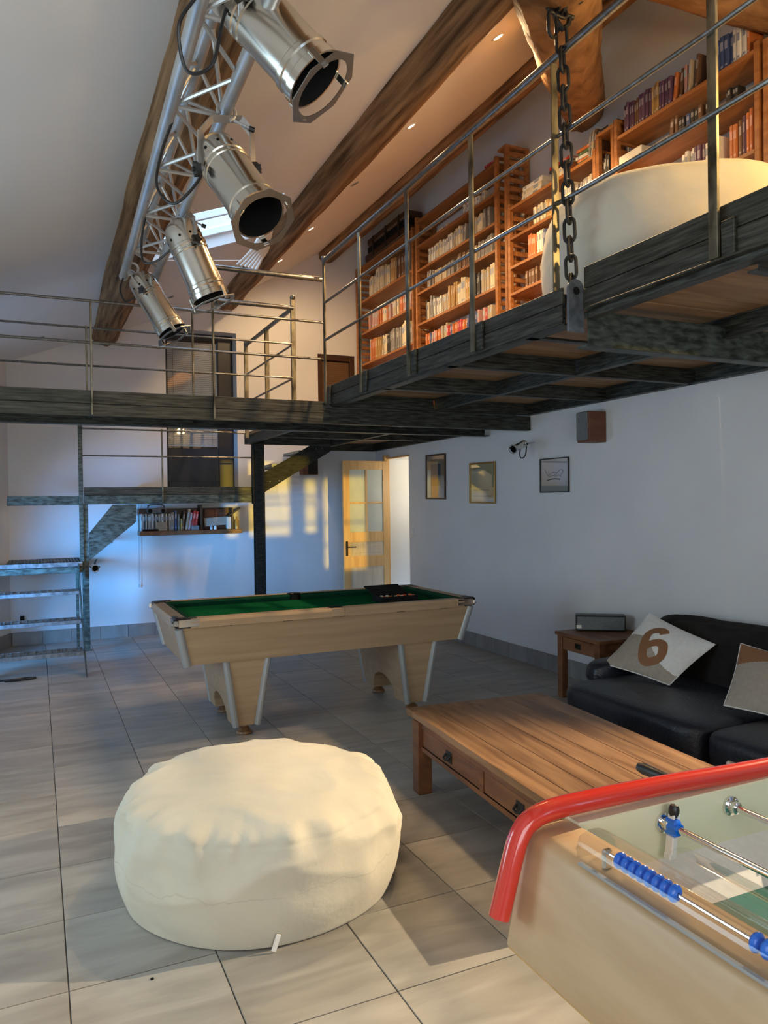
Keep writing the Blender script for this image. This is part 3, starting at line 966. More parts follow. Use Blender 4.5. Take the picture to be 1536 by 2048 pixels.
MB().box(2.46, 2.60, 2.905, 2.93, 2.556, 2.572, 0.003).build('shim_plate', M['blackm'], mz)

mr = thing('mezzanine_railing', 'long steel railing on the open edge of the loft', 'railing', (2.33, 4, 2.5))
for y in (6.235, 5.44, 4.605, 3.77):
    zt = 3.80 if y > 6 else 3.775
    MB().box(2.315, 2.327, y - 0.022, y + 0.022, 2.505, zt - 0.02, 0.002).build('post', M['post'], mr)
    MB().box(2.327, 2.344, y - 0.085, y - 0.024, 2.505, 2.668, 0.003).build('post_bracket', M['steelX'], mr)
for y in (2.135, 1.2):
    MB().box(2.408, 2.424, y - 0.022, y + 0.022, 2.56, 3.80, 0.002).build('post', M['post'], mr)
    MB().box(2.424, 2.4398, y - 0.085, y - 0.024, 2.56, 2.70, 0.003).build('post_bracket', M['steelX'], mr)
ball_top(MB(), 2.321, 6.235, 3.795, 0.024).build('cap', M['rail'], mr)
MB().tube([(2.321, 6.235, 3.768), (2.345, 3.0, 3.80), (2.40, 0.3, 3.86)], 0.021, 14).build('handrail', M['rail'], mr)
for z in (3.40, 3.075):
    MB().tube([(2.321, 6.235, z), (2.333, 3.77, z + .01), (2.40, 2.135, z + .04), (2.42, 0.3, z + .06)], 0.0115, 10).build('rail', M['rail'], mr)
MB().box(2.325, 2.365, 3.02, 3.028, 2.66, 3.78, 0.002).build('post', M['post'], mr)

# chain
ch = thing('hanging_chain', 'heavy black iron chain holding up the loft corner', 'chain', (2.38, 2.965, 2.6))
lk = [V((0, 0.026 * math.cos(a), 0.044 * (1 if math.sin(a) > 0 else -1) + 0.026 * math.sin(a))) if 0 else None for a in (0,)]


def link_pts(hl, hw):
    pts = []
    for k in range(8):
        a = math.pi * k / 7
        pts.append(V((hw * math.cos(a), 0, hl - hw + hw * math.sin(a))))
    for k in range(8):
        a = math.pi + math.pi * k / 7
        pts.append(V((hw * math.cos(a), 0, -(hl - hw) + hw * math.sin(a))))
    return pts


link_me = MB().tube(link_pts(0.058, 0.027), 0.0085, 8, closed=True).mesh('chain_link', M['iron'])
top, bot = V((2.318, 2.93, 3.90)), V((2.392, 2.965, 2.655))
nl = 14
dv = top - bot
for i in range(nl):
    p = bot + dv * ((i + 0.25) / nl)
    q = dv.to_track_quat('Z', 'X') @ Matrix.Rotation(R(90 if i % 2 else 8), 3, 'Z').to_quaternion()
    share(link_me, 'link', ch, p - V(ch.location), q.to_euler())
sh = V((2.318, 2.92, 3.93))
mb = MB().tube([sh + V((-.045, 0, .02)), sh + V((-.035, 0, -.02)), sh + V((0, 0, -.05)), sh + V((.035, 0, -.02)), sh + V((.045, 0, .02))], 0.013, 8)
mb.tube([sh + V((-.065, 0, .02)), sh + V((.065, 0, .02))], 0.012, 8)
mb.build('shackle', M['iron'], ch)
wrap = [V((2.27, 2.90, 3.945)), V((2.205, 2.87, 3.95)), V((2.13, 2.85, 3.99)), V((2.05, 2.84, 4.03)), V((1.98, 2.86, 4.10)), V((2.33, 2.90, 3.99)), V((2.40, 2.88, 4.05)), V((2.45, 2.88, 4.12)), V((2.232, 2.885, 3.86))]
dirs = [V((-1, 0, .1)), V((-1, -.2, .3)), V((-1, 0, .5)), V((-1, 0, .4)), V((-.6, 0, 1)), V((.6, 0, 1)), V((.8, 0, .9)), V((.5, 0, 1)), V((0, 0, 1))]
for i, (p, d) in enumerate(zip(wrap, dirs)):
    q = d.to_track_quat('Z', 'X') @ Matrix.Rotation(R(80 if i % 2 else 10), 3, 'Z').to_quaternion()
    share(link_me, 'link', ch, p - V(ch.location), q.to_euler())

# ================================================================== BOOKCASES ON THE LOFT
SX0, SX1, DZ = 4.205, 4.485, 2.632
slat3 = MB().box(SX0 + .01, SX1 - .01, -0.010, 0.010, -0.022, 0.022, 0.003).mesh('side_slat', M['shelf'], None, 0)


def bookcase(label, y0, y1, ztop, shelves, sides=None):
    t = thing('bookcase', label, 'bookcase', (4.35, (y0 + y1) / 2, DZ), 0, 'slatted wooden bookcases along the loft wall')
    for k, yy in enumerate((y0, y1)):
        s_ = 1 if k == 0 else -1
        zt = ztop + (0.10 if sides and sides[k] else 0.0)
        for x in (SX0, SX1 - 0.045):
            MB().box(x, x + .045, yy, yy + s_ * .036, DZ, zt, 0.003).build('upright', M['shelf'], t, 0)
        MB().box(SX0, SX1, yy, yy + s_ * .036, zt, zt + 0.022, 0.003).build('top_rail', M['shelf'], t, 0)
        z = DZ + 0.06
        while z < zt - 0.05:
            o = share(slat3, 'side_slat', t, (-4.35, yy + s_ * .018 - (y0 + y1) / 2, z - DZ))
            z += 0.085
    for z in shelves:
        MB().box(SX0 + .002, SX1 - .004, y0 + .037, y1 - .037, z - .028, z, 0.002).build('shelf', M['shelf'], t, 0)
    return t


bookcase('tall slatted wooden bookcase at the far end of the loft', 8.20, 10.00, 4.98, (2.75, 3.17, 3.61, 4.045, 4.495, 4.98))
bookcase('tall slatted wooden bookcase second from the far end of the loft', 6.36, 8.13, 5.06, (2.75, 3.14, 3.45, 3.795, 4.165, 4.44, 4.73, 5.03))
bookcase('lower slatted wooden bookcase in the middle, beside the taller open slatted side', 4.90, 6.17, 4.50, (2.75, 3.05, 3.36, 3.655, 3.912, 4.19, 4.48))
bookcase('wooden bookcase behind the big cream pouf on the loft', 3.36, 4.68, 4.52, (2.75, 3.15, 3.50, 3.868, 4.25, 4.50), (0, 1))
bookcase('wooden bookcase nearest the camera at the right frame edge', 1.9, 3.33, 4.50, (2.75, 3.2, 3.7, 4.15, 4.48))
t = thing('bookcase_side_tower', 'tall open slatted ladder side standing beside the lower bookcase', 'shelf side', (4.35, 6.2, DZ))
for x in (SX0, SX1 - 0.045):
    MB().box(x, x + .045, 6.185, 6.221, DZ, 5.10, 0.003).build('upright', M['shelf'], t, 0)
MB().box(SX0, SX1, 6.185, 6.33, 5.10, 5.125, 0.003).build('top_rail', M['shelf'], t, 0)
z = 4.62
while z < 5.08:
    share(slat3, 'side_slat', t, (-4.35, 0.003, z - DZ))
    z += 0.085
t = thing('narrow_rack', 'narrow wooden rack with open frame between the two nearer bookcases', 'rack', (4.35, 4.79, DZ))
for yy in (4.87, 4.695):
    for x in (SX0, SX1 - 0.045):
        MB().box(x, x + .04, yy - .012, yy + .024, DZ, 4.60, 0.003).build('upright', M['shelf'], t, 0)
MB().box(SX0, SX1, 4.683, 4.894, 4.60, 4.625, 0.003).build('top_rail', M['shelf'], t, 0)
for z in (2.8, 3.3, 3.8, 4.20):
    MB().box(SX0, SX1, 4.72, 4.857, z - .02, z, 0.002).build('shelf', M['shelf'], t, 0)

PAL = {'cream': (0.62, 0.54, 0.38), 'white': (0.68, 0.65, 0.58), 'ochre': (0.40, 0.24, 0.08), 'brown': (0.13, 0.065, 0.035), 'black': (0.022, 0.02, 0.02),
       'red': (0.42, 0.035, 0.03), 'orange': (0.50, 0.15, 0.04), 'blue': (0.05, 0.08, 0.19), 'grey': (0.22, 0.21, 0.20), 'green': (0.07, 0.13, 0.06),
       'pink': (0.46, 0.26, 0.24), 'purple': (0.11, 0.055, 0.10), 'yellow': (0.55, 0.40, 0.07), 'beige': (0.42, 0.34, 0.23)}
BME = {}
for c, rgb in PAL.items():
    cov = mat('cover_' + c, rgb, tuple(min(1, v * 1.25) for v in rgb), 0.5, scale=(30, 30, 6), rand=0.14)
    lab = mat('spine_label_' + c, tuple(0.7 - 0.6 * v if sum(rgb) > 0.8 else 0.25 + v for v in rgb), rough=0.6, rand=0.2)
    mb = MB()
    # unit book: depth along +x (spine at x=0), thickness along y, height along z
    n_ = 6
    prof = [(0.035 * (1 - math.cos(a)), 0.5 * math.sin(a)) for a in [-math.pi / 2 + math.pi * i / n_ for i in range(n_ + 1)]]
    prof = [(0.035 - 0.035 * math.cos(a), 0.5 * math.sin(a)) for a in [-math.pi / 2 + math.pi * i / n_ for i in range(n_ + 1)]]
    poly = [(x, y, 0) for x, y in prof] + [(1, 0.5, 0), (1, 0.40, 0), (0.07, 0.40, 0), (0.07, -0.40, 0), (1, -0.40, 0), (1, -0.5, 0)]
    mb.prism(poly, (0, 0, 1))
    mb.mi = 1
    mb.box(0.06, 0.97, -0.41, 0.41, 0.02, 0.975)
    mb.mi = 2
    mb.box(-0.002, 0.02, -0.30, 0.30, 0.60, 0.84)
    mb.box(-0.002, 0.02, -0.25, 0.25, 0.12, 0.18)
    BME[c] = mb.mesh('book', [cov, M['paper'], lab], None, 30)
NBOOK = 0


def place_book(c, label, x, y, z, d, w, h, group, lean=0.0, flat=False, rz=0.0):
    global NBOOK
    o = bpy.data.objects.new('book', BME[c])
    COL.objects.link(o)
    o.scale = (d, w, h)
    if flat:
        o.rotation_euler = (R(90), 0, rz)
    else:
        o.rotation_euler = (lean, 0, 0)
    o.location = (x, y, z)
    tag(o, label, 'book', group)
    NBOOK += 1
    return o


def fill(where, y_hi, y_lo, z, hmin, hmax, pal, wmin=0.014, wmax=0.034, gaps=0.06, xfront=4.232):
    """books in a row; left in the photograph is the far end, so start at the high y"""
    y, i = y_hi, 0
    grp = 'books on the ' + where
    hh = rnd.uniform(hmin, hmax)
    runc, run = rnd.choice(pal), 0
    while y > y_lo + wmax:
        if rnd.random() < gaps:
            y -= rnd.uniform(0.02, 0.07)
            continue
        if run <= 0:
            runc, run, hh = rnd.choice(pal), rnd.randint(1, 4), rnd.uniform(hmin, hmax)
        run -= 1
        w = rnd.uniform(wmin, wmax)
        h = hh * rnd.uniform(0.93, 1.03)
        d = min(0.20, h * rnd.uniform(0.62, 0.75))
        lean = 0.0
        if rnd.random() < 0.10:
            lean = R(rnd.uniform(4, 9))
        place_book(runc, f'{runc} book, {ORD[min(i, 34)]} from the left on the {where}', xfront + rnd.uniform(0, 0.02), y - w / 2, z + 0.001 + w / 2 * abs(math.sin(lean)), d, w * 0.96, h, grp, -lean * 0 + lean)
        y -= w + (math.sin(lean) * h + 0.004 if lean else 0.0015)
        i += 1


PALE = ['cream', 'white', 'beige', 'cream', 'white', 'grey', 'ochre']
MIX = PALE + ['brown', 'orange', 'pink', 'black']
DARK = ['brown', 'beige', 'beige', 'ochre', 'cream', 'brown', 'grey']
WARM = ['brown', 'ochre', 'pink', 'purple', 'orange', 'brown', 'beige', 'grey', 'brown', 'cream', 'purple', 'beige']
fill('third shelf up of the far bookcase', 9.60, 8.30, 3.61, 0.24, 0.32, MIX + ['grey'], 0.026, 0.05)
fill('fourth shelf up of the far bookcase', 9.66, 8.30, 4.045, 0.20, 0.26, ['cream', 'pink', 'white', 'orange', 'cream', 'beige'], 0.026, 0.048)
fill('fifth shelf up of the far bookcase', 9.60, 8.30, 4.495, 0.26, 0.34, DARK + ['cream', 'grey'], 0.028, 0.05)
fill('third shelf up of the second bookcase', 7.95, 6.46, 3.45, 0.17, 0.22, ['red', 'orange', 'pink', 'beige', 'blue', 'white', 'yellow'], 0.03, 0.05)
fill('fourth shelf up of the second bookcase', 7.93, 6.46, 3.795, 0.21, 0.29, PALE + ['black', 'brown', 'black'], 0.026, 0.046)
fill('fifth shelf up of the second bookcase', 7.90, 6.46, 4.165, 0.15, 0.21, DARK + ['grey', 'white'], 0.024, 0.046, 0.10)
fill('sixth shelf up of the second bookcase', 7.85, 6.50, 4.44, 0.17, 0.22, ['white', 'cream', 'grey', 'beige', 'white'], 0.026, 0.05)
fill('seventh shelf up of the second bookcase', 7.10, 6.60, 4.73, 0.10, 0.14, ['white', 'cream'], 0.03, 0.06, 0.3)
fill('fourth shelf up of the lower bookcase', 5.95, 5.30, 3.655, 0.13, 0.17, DARK, 0.03, 0.06, 0.2)
fill('fifth shelf up of the lower bookcase', 5.90, 4.98, 3.912, 0.19, 0.235, MIX + ['red', 'blue', 'pink'], 0.022, 0.036)
fill('sixth shelf up of the lower bookcase', 5.80, 4.97, 4.19, 0.16, 0.20, PALE, 0.026, 0.04, 0.05)
fill('top of the lower bookcase', 5.45, 5.25, 4.48, 0.09, 0.11, ['ochre', 'orange', 'cream'], 0.026, 0.04, 0.0)
fill('narrow rack between the bookcases', 4.85, 4.74, 4.20, 0.20, 0.26, ['grey', 'white', 'black'], 0.02, 0.03, 0.0)
fill('fourth shelf up behind the loft pouf', 3.62, 3.42, 3.868, 0.24, 0.28, WARM, 0.024, 0.036, 0.0)
fill('fourth shelf up left behind the loft pouf', 4.05, 3.68, 3.868, 0.22, 0.25, ['grey', 'white', 'purple', 'white'], 0.022, 0.036, 0.02)
fill('fifth shelf up behind the loft pouf', 4.15, 3.44, 4.25, 0.11, 0.15, ['black', 'blue', 'white', 'black', 'brown'], 0.02, 0.04, 0.2)
fill('top shelf behind the loft pouf', 4.60, 3.86, 4.50, 0.205, 0.235, WARM, 0.020, 0.034, 0.0)
fill('top shelf beyond the loft post', 3.80, 3.42, 4.50, 0.20, 0.26, ['white', 'brown', 'red', 'orange', 'red', 'blue', 'white'], 0.022, 0.04, 0.02)
fill('fourth shelf up of the nearest bookcase', 3.28, 2.9, 4.15, 0.2, 0.26, WARM, 0.024, 0.036)
# flat piles
for i, (c, w) in enumerate((('white', .045), ('cream', .05), ('white', .04))):
    place_book(c, f'thick {c} book lying flat, {("lowest", "middle", "topmost")[i]} of the pale pile on the lower bookcase', 4.24, 5.98 - .01 * i, 4.481 + w / 2 + sum((.045, .05)[:i]), 0.17, w, 0.30, 'flat pile on the lower bookcase', flat=True)
for i, (c, lb) in enumerate((('red', 'red book lying flat on the short row atop the lower bookcase'), ('black', 'black book lying flat below the red one atop the lower bookcase'))):
    place_book(c, lb, 4.24, 5.55, 4.62 - 0.03 * i + 0.0, 0.20, 0.028, 0.28, None, flat=True)
for i, c in enumerate(('green', 'orange', 'white', 'green', 'orange')):
    place_book(c, f'{c} book in the loose flat pile right of the chain, {("lowest", "second up", "third up", "fourth up", "topmost")[i]}', 4.235 + 0.01 * (i % 2), 5.16 + 0.01 * (i % 3), 4.482 + 0.014 + 0.0285 * i, 0.18, 0.028, 0.22, 'loose pile right of the chain', flat=True, rz=0.06 * (i % 3))
for i in range(3):
    place_book(('grey', 'beige', 'brown')[i], f'{("grey", "beige", "brown")[i]} book leaning at the right end of the lower bookcase top', 4.24, 5.02 - .032 * i, 4.482, 0.17, 0.024, 0.22, 'leaning books beside the narrow rack', lean=R(7))
place_book('black', 'black book lying flat on top of the narrow rack', 4.22, 4.90, 4.641, 0.2, 0.03, 0.24, None, flat=True)
for i, c in enumerate(('white', 'red')):
    place_book(c, f'{c} book lying on the top board of the second bookcase', 4.24, 6.62, 5.047 + 0.03 * i, 0.18, 0.028, 0.22, None, flat=True)
for i, (c, y) in enumerate((('white', 7.02), ('cream', 7.62))):
    place_book(c, f'{c} folder lying flat on the seventh shelf of the second bookcase, {("right", "left")[i]} one', 4.22, y, 4.748, 0.22, 0.03, 0.26, None, flat=True)
o = MB().box(4.225, 4.43, 4.40, 4.66, 4.251, 4.34, 0.004).build('storage_box', M['paper'])
tag(o, 'pale cardboard box at the left end of the shelf behind the cream pouf', 'box')
# instrument case on the far bookcase
t = thing('instrument_case', 'dark wooden instrument case with ribs on top of the far bookcase', 'case', (4.33, 9.0, 5.00))
MB().box(4.22, 4.47, 8.36, 9.68, 5.003, 5.10, 0.012).build('body', M['mahog'], t)
MB().box(4.235, 4.46, 8.40, 9.62, 5.102, 5.20, 0.012).build('bellows', M['blackm'], t)
MB().box(4.22, 4.47, 8.40, 9.60, 5.20, 5.30, 0.02).build('lid', M['mahog'], t)
for y in (8.6, 9.0, 9.4):
    MB().box(4.212, 4.226, y - .02, y + .02, 5.02, 5.29, 0.003).build('strap', M['black'], t)

# ================================================================== BEAN BAG POUFS


def pouf(label, cx, cy, cz, r, h, seed, mats, folds=1.0, nu=120, nv=56, sag=0.0):
    t = thing('bean_bag_pouf', label, 'pouf', (cx, cy, cz))
    mb = MB()

    def fn(u, v):
        a = 2 * math.pi * u
        ca, sa = math.cos(a), math.sin(a)
        # v: 0 bottom centre, 1 top centre
        if v < 0.15:
            k = v / 0.15
            rr_, zz = r * 0.93 * k, 0.0
        elif v < 0.62:
            k = (v - 0.15) / 0.47
            e = math.sin(math.pi * (0.07 + 0.86 * k))
            rr_ = r * (0.925 + 0.08 * e)
            zz = h * (0.80 * k)
        else:
            k = (v - 0.62) / 0.38
            q = 1 - k
            rr_ = r * 0.935 * (1 - max(0, 1 - q) ** 3.2) if q > 0 else 0
            th = k * math.pi / 2
            rr_ = r * 0.935 * max(0.0, math.cos(th)) ** 0.62
            zz = h * (0.80 + 0.20 * math.sin(th) ** 0.9)
        p = V((rr_ * ca, rr_ * sa, zz))
        side = max(0, min(1, zz / h * 1.5))
        w = 0.020 * noise.noise(V((ca * 1.5, sa * 1.5, zz * 2 + seed)))
        # radial gathers close to the top seam and soft diagonal folds
        rim = math.exp(-((v - 0.68) / 0.085) ** 2)
        g = noise.noise(V((ca * 7, sa * 7, seed + 3))) * 0.6 + noise.noise(V((ca * 14, sa * 14, seed))) * 0.3
        w += folds * 0.024 * rim * g
        ridge = 1 - abs(noise.noise(V((p.x * 2.6 + seed, p.y * 2.6, zz * 6)))) * 2.2
        w += folds * 0.010 * max(0, ridge) * side
        fr = 1 - abs(noise.noise(V((p.x * 3.4 + p.y * 2, p.y * 4.2 - p.x + seed * 2, zz * 3)))) * 3
        w += folds * 0.012 * max(0, fr) * side
        if v > 0.62:
            w *= max(0.0, 1 - ((v - 0.62) / 0.38) ** 3)
        nrm = V((ca * (rr_ / r), sa * (rr_ / r), 0.9 * max(0, zz / h - 0.6)))
        if nrm.length > 1e-5:
            nrm.normalize()
        if zz <= 1e-6:
            return p + V((cx, cy, cz + 0.001))
        return V((cx, cy, cz)) + p + nrm * w * min(1, v / 0.2)

    mb.grid(fn, nu, nv, wrapu=True)
    mb.build('cover', mats, t, 60)
    return t


def stain_cotton():
    m = M['cotton'].copy()
    m.name = 'stained_cream_cotton'
    nt = m.node_tree
    p = nt.nodes['Principled BSDF']
    src = p.inputs['Base Color'].links[0].from_socket
    tc = N(nt, 'ShaderNodeTexCoord')
    sp_ = N(nt, 'ShaderNodeSeparateXYZ')
    nt.links.new(tc.outputs['Object'], sp_.inputs[0])
    no = N(nt, 'ShaderNodeTexNoise')
    no.inputs['Scale'].default_value = 5.0
    no.inputs['Detail'].default_value = 6
    nt.links.new(tc.outputs['Object'], no.inputs['Vector'])
    a = N(nt, 'ShaderNodeMath', operation='MULTIPLY_ADD')
    a.inputs[1].default_value = 0.16
    a.inputs[2].default_value = 0.125
    nt.links.new(no.outputs['Fac'], a.inputs[0])
    d_ = N(nt, 'ShaderNodeMath', operation='SUBTRACT')
    nt.links.new(sp_.outputs['Z'], d_.inputs[0])
    nt.links.new(a.outputs[0], d_.inputs[1])
    ab = N(nt, 'ShaderNodeMath', operation='ABSOLUTE')
    nt.links.new(d_.outputs[0], ab.inputs[0])
    mr = N(nt, 'ShaderNodeMapRange')
    mr.inputs['From Min'].default_value = 0.0
    mr.inputs['From Max'].default_value = 0.0035
    mr.inputs['To Min'].default_value = 0.55
    mr.inputs['To Max'].default_value = 0.0
    nt.links.new(ab.outputs[0], mr.inputs['Value'])
    n2 = N(nt, 'ShaderNodeTexNoise')
    n2.inputs['Scale'].default_value = 9
    nt.links.new(tc.outputs['Object'], n2.inputs['Vector'])
    ml = N(nt, 'ShaderNodeMath', operation='MULTIPLY')
    nt.links.new(mr.outputs[0], ml.inputs[0])
    nt.links.new(n2.outputs['Fac'], ml.inputs[1])
    mx = N(nt, 'ShaderNodeMix', data_type='RGBA')
    nt.links.new(ml.outputs[0], mx.inputs['Factor'])
    nt.links.new(src, mx.inputs['A'])
    mx.inputs['B'].default_value = (0.30, 0.25, 0.17, 1)
    nt.links.new(mx.outputs['Result'], p.inputs['Base Color'])
    return m


M['cottons'] = stain_cotton()
pf1 = pouf('large round cream bean bag pouf on the floor in the foreground', 0.868, 3.235, 0.0, 0.60, 0.47, 4.2, M['cottons'], 1.6, 200, 96)
MB().obox((0.765, 2.652, 0.035), (0.009, 0.003, 0.030), Matrix.Rotation(R(20), 3, 'Y'), 0.001).build('care_tag', M['white'], pf1)
pouf('large round cream bean bag pouf up on the loft behind the railing', 3.185, 3.10, 2.632, 0.69, 0.655, 11.4, M['cotton'], 0.55)

fl = thing('loft_lamp', 'warm globe lamp standing on the loft beyond the right edge of the frame', 'lamp', (3.25, 1.55, 2.632))
MB().lathe([(0, 0), (0.11, 0), (0.11, .02), (.015, .03), (.012, .72), (0, .72)], (3.25, 1.55, 2.632), (0, 0, 1), 18).build('stand', M['iron'], fl)
MB().lathe([(0.05 * math.cos(a), 0.05 * math.sin(a)) for a in [-math.pi / 2 + math.pi * k / 10 for k in range(11)]], (3.25, 1.55, 3.40), (0, 0, 1), 16).build('bulb', M['lens'], fl)
lamp('loft_lamp_light', 'POINT', (3.25, 1.62, 3.50), (3, 2, 3), 62, (1.0, 0.62, 0.20), shadow_soft_size=0.08)

# ================================================================== TRUSS AND STAGE LAMPS
tr = thing('lighting_truss', 'triangular white aluminium lighting truss under the left log beam', 'truss', (0.65, 2, 3.2))


def chord(k, y):
    x = 0.432 + 0.0245 * y
    return V((x, y, 3.205)) if k == 0 else V((x + 0.205, y, 3.205)) if k == 1 else V((x + 0.105, y, 3.395))


T0, T1 = 0.6, 5.42
for k in range(3):
    MB().tube([chord(k, T0), chord(k, T1)], 0.027, 14).build('chord', M['alu'], tr)
brace = 0.30
y, i = T0 + .05, 0
while y + brace <= T1 + 0.01:
    for (a, b) in ((0, 1), (1, 2), (2, 0)):
        p, q = chord(a, y), chord(b, y + brace) if i % 2 == 0 else None
        if q is None:
            p, q = chord(b, y), chord(a, y + brace)
        MB().tube([p, q], 0.0085, 7).build('brace', M['alu'], tr)
    if i % 2 == 0:
        for (a, b) in ((0, 1), (1, 2), (2, 0)):
            MB().tube([chord(a, y), chord(b, y)], 0.0085, 7).build('brace', M['alu'], tr)
    y += brace
    i += 1
for k in range(3):
    MB().lathe([(0, 0), (0.031, 0), (0.031, 0.03), (0.027, 0.03)], chord(k, T1), (0.0245, -1, 0), 14).build('end_fitting', M['alu'], tr)
for y in (1.2, 4.4):
    p = chord(2, y)
    MB().tube([p + V((0, 0, .02)), p + V((0.0, 0, 0.22))], 0.008, 8).build('hanger', M['iron'], tr)


def par_can(label, pb, pf, clampy, r=0.098, knob=True, cable=None, spin=0.0, nolens=False, yk=0.30, group='polished stage lamps on the truss'):
    pb, pf = V(pb), V(pf)
    ax = (pf - pb).normalized()
    L = (pf - pb).length
    t = thing('stage_lamp', label, 'stage lamp', pb, 0, group)
    k = r / 0.098
    # body with rear dome, ribs and front lip
    prof = [(0, -0.11), (0.030, -0.108), (0.050, -0.098), (0.075, -0.08), (0.090, -0.055), (0.094, -0.02), (0.094, 0.03), (0.0985, 0.034), (0.0985, 0.046), (0.094, 0.05),
            (0.094, 0.062), (0.098, 0.066), (0.098, 0.074), (0.094, 0.078)]
    prof = [(a * k, b * k) for a, b in prof]
    E_ = L - 0.0
    prof += [(0.094 * k, E_ - 0.075 * k), (0.100 * k, E_ - 0.07 * k), (0.100 * k, E_ - 0.055 * k), (0.096 * k, E_ - 0.05 * k), (0.096 * k, E_ - 0.03 * k), (0.103 * k, E_ - 0.025 * k),
             (0.103 * k, E_), (0.096 * k, E_)]
    MB().lathe(prof, pb, ax, 36).build('can_body', M['can'], t, 30)
    MB().lathe([(0.0955 * k, E_), (0.092 * k, E_ - 0.03 * k), (0.088 * k, 0.06 * k), (0.0, 0.05 * k)], pb, ax, 28).build('inner_barrel', M['blackm'], t)
    x = ax.cross(V((0, 0, 1))).normalized()
    z = x.cross(ax)
    q = Matrix.Rotation(spin, 3, ax)
    x, z = q @ x, q @ z
    # vent holes
    for j in range(10):
        a = 2 * math.pi * j / 10
        d = x * math.cos(a) + z * math.sin(a)
        MB().lathe([(0, 0.002), (0.007 * k, 0.002)], pb + ax * (-0.002) * k + d * 0.0935 * k, d, 8).build('vent_hole', M['blackm'], t)
    # octagonal gel frame with round opening
    c = pf + ax * 0.034 * k
    n = 32
    vs, fs = [], []
    for h_ in (0, 0.003):
        for j in range(n):
            a = 2 * math.pi * j / n
            oct_ = 0.133 * k / max(abs(math.cos((a % (math.pi / 4)) - math.pi / 8)), 0.5) * math.cos(math.pi / 8)
            for rad in (0.100 * k, oct_):
                vs.append(c + ax * h_ + (x * math.cos(a) + z * math.sin(a)) * rad)
    o1 = 2 * n
    for j in range(n):
        a, b = 2 * j, 2 * ((j + 1) % n)
        fs += [(a, b, b + 1, a + 1), (o1 + a, o1 + a + 1, o1 + b + 1, o1 + b), (a, o1 + a, o1 + b, b), (a + 1, b + 1, o1 + b + 1, o1 + a + 1)]
    MB().add(vs, fs).build('gel_frame', M['gel'], t, 20)
    for a in (0.4, 2.5, 4.4):
        d = x * math.cos(a) + z * math.sin(a)
        MB().bar(c - ax * 0.06 * k + d * 0.107 * k, c + ax * 0.012 * k + d * 0.107 * k, 0.022, 0.006, d, 0.001).build('frame_clip', M['can'], t)
    # yoke
    up = V((0, 0, 1))
    side = x
    piv = pb + ax * 0.055 * k
    cl = V(clampy)
    w_ = 0.112 * k
    top_ = cl
    yd = (top_ - piv)
    yd = yd.normalized()
    yt = piv + yd * ((top_ - piv).length)
    pts = [piv - side * w_, piv - side * w_ + yd * (yt - piv).length * 0.72, yt - side * w_ * 0.55, yt + side * w_ * 0.55, piv + side * w_ + yd * (yt - piv).length * 0.72, piv + side * w_]
    mb = MB()
    for a, b in zip(pts[:-1], pts[1:]):
        mb.bar(a - (b - a).normalized() * .002, b + (b - a).normalized() * .002, 0.032 * k, 0.004, ax if abs((b - a).normalized().dot(ax)) < 0.9 else side.cross(b - a).normalized())
    mb.build('yoke', M['alu'], t, 20)
    for s_ in (-1, 1):
        d = side * s_
        mb = MB()
        o_ = piv + d * (w_ + .004)
        u1, u2 = ax, d.cross(ax)
        star = [o_ + (u1 * math.cos(a) + u2 * math.sin(a)) * (0.030 if j % 2 == 0 else 0.019) * k for j, a in enumerate([2 * math.pi * j / 10 for j in range(10)])]
        mb.prism(star, d * 0.022 * k)
        mb.tube([o_, o_ + d * 0.03 * k], 0.010 * k, 8)
        mb.build('knob', M['black'], t)
    # clamp
    if group:
        mb = MB()
        mb.tube(arc(cl + V((0, 0, 0.03)), 0.036, -1.2, 3.6, 10, (1, 0, 0), (0, 0, 1)), 0.008, 8)
        mb.tube([cl + V((0.03, 0, 0.0)), cl + V((0.085, -0.02, -0.03))], 0.005, 6)
        mb.build('hook_clamp', M['alu'], t)
        MB().lathe([(0, 0), (0.011, 0), (0.011, 0.022), (0, 0.022)], cl + V((0.085, -0.02, -0.03)), (0.9, -0.2, -0.3), 8).build('clamp_knob', M['black'], t)
    if cable:
        MB().tube(cable, 0.006, 8).build('cable', M['black'], t)
        MB().tube([cable[-1], V(cable[-1]) + (V(cable[-1]) - V(cable[-2])).normalized() * 0.02], 0.013, 8).build('cable_gland', M['black'], t)
    return t


def bez(pts, n=18):
    """smooth catmull-rom through points"""
    P = [V(p) for p in pts]
    P = [P[0] * 2 - P[1]] + P + [P[-1] * 2 - P[-2]]
    out = []
    for i in range(1, len(P) - 2):
        for k in range(n):
            t_ = k / n
            a, b, c, d = P[i - 1], P[i], P[i + 1], P[i + 2]
            out.append(0.5 * ((2 * b) + (c - a) * t_ + (2 * a - 5 * b + 4 * c - d) * t_ * t_ + (3 * b - a - 3 * c + d) * t_ ** 3))
    out.append(P[-2])
    return out


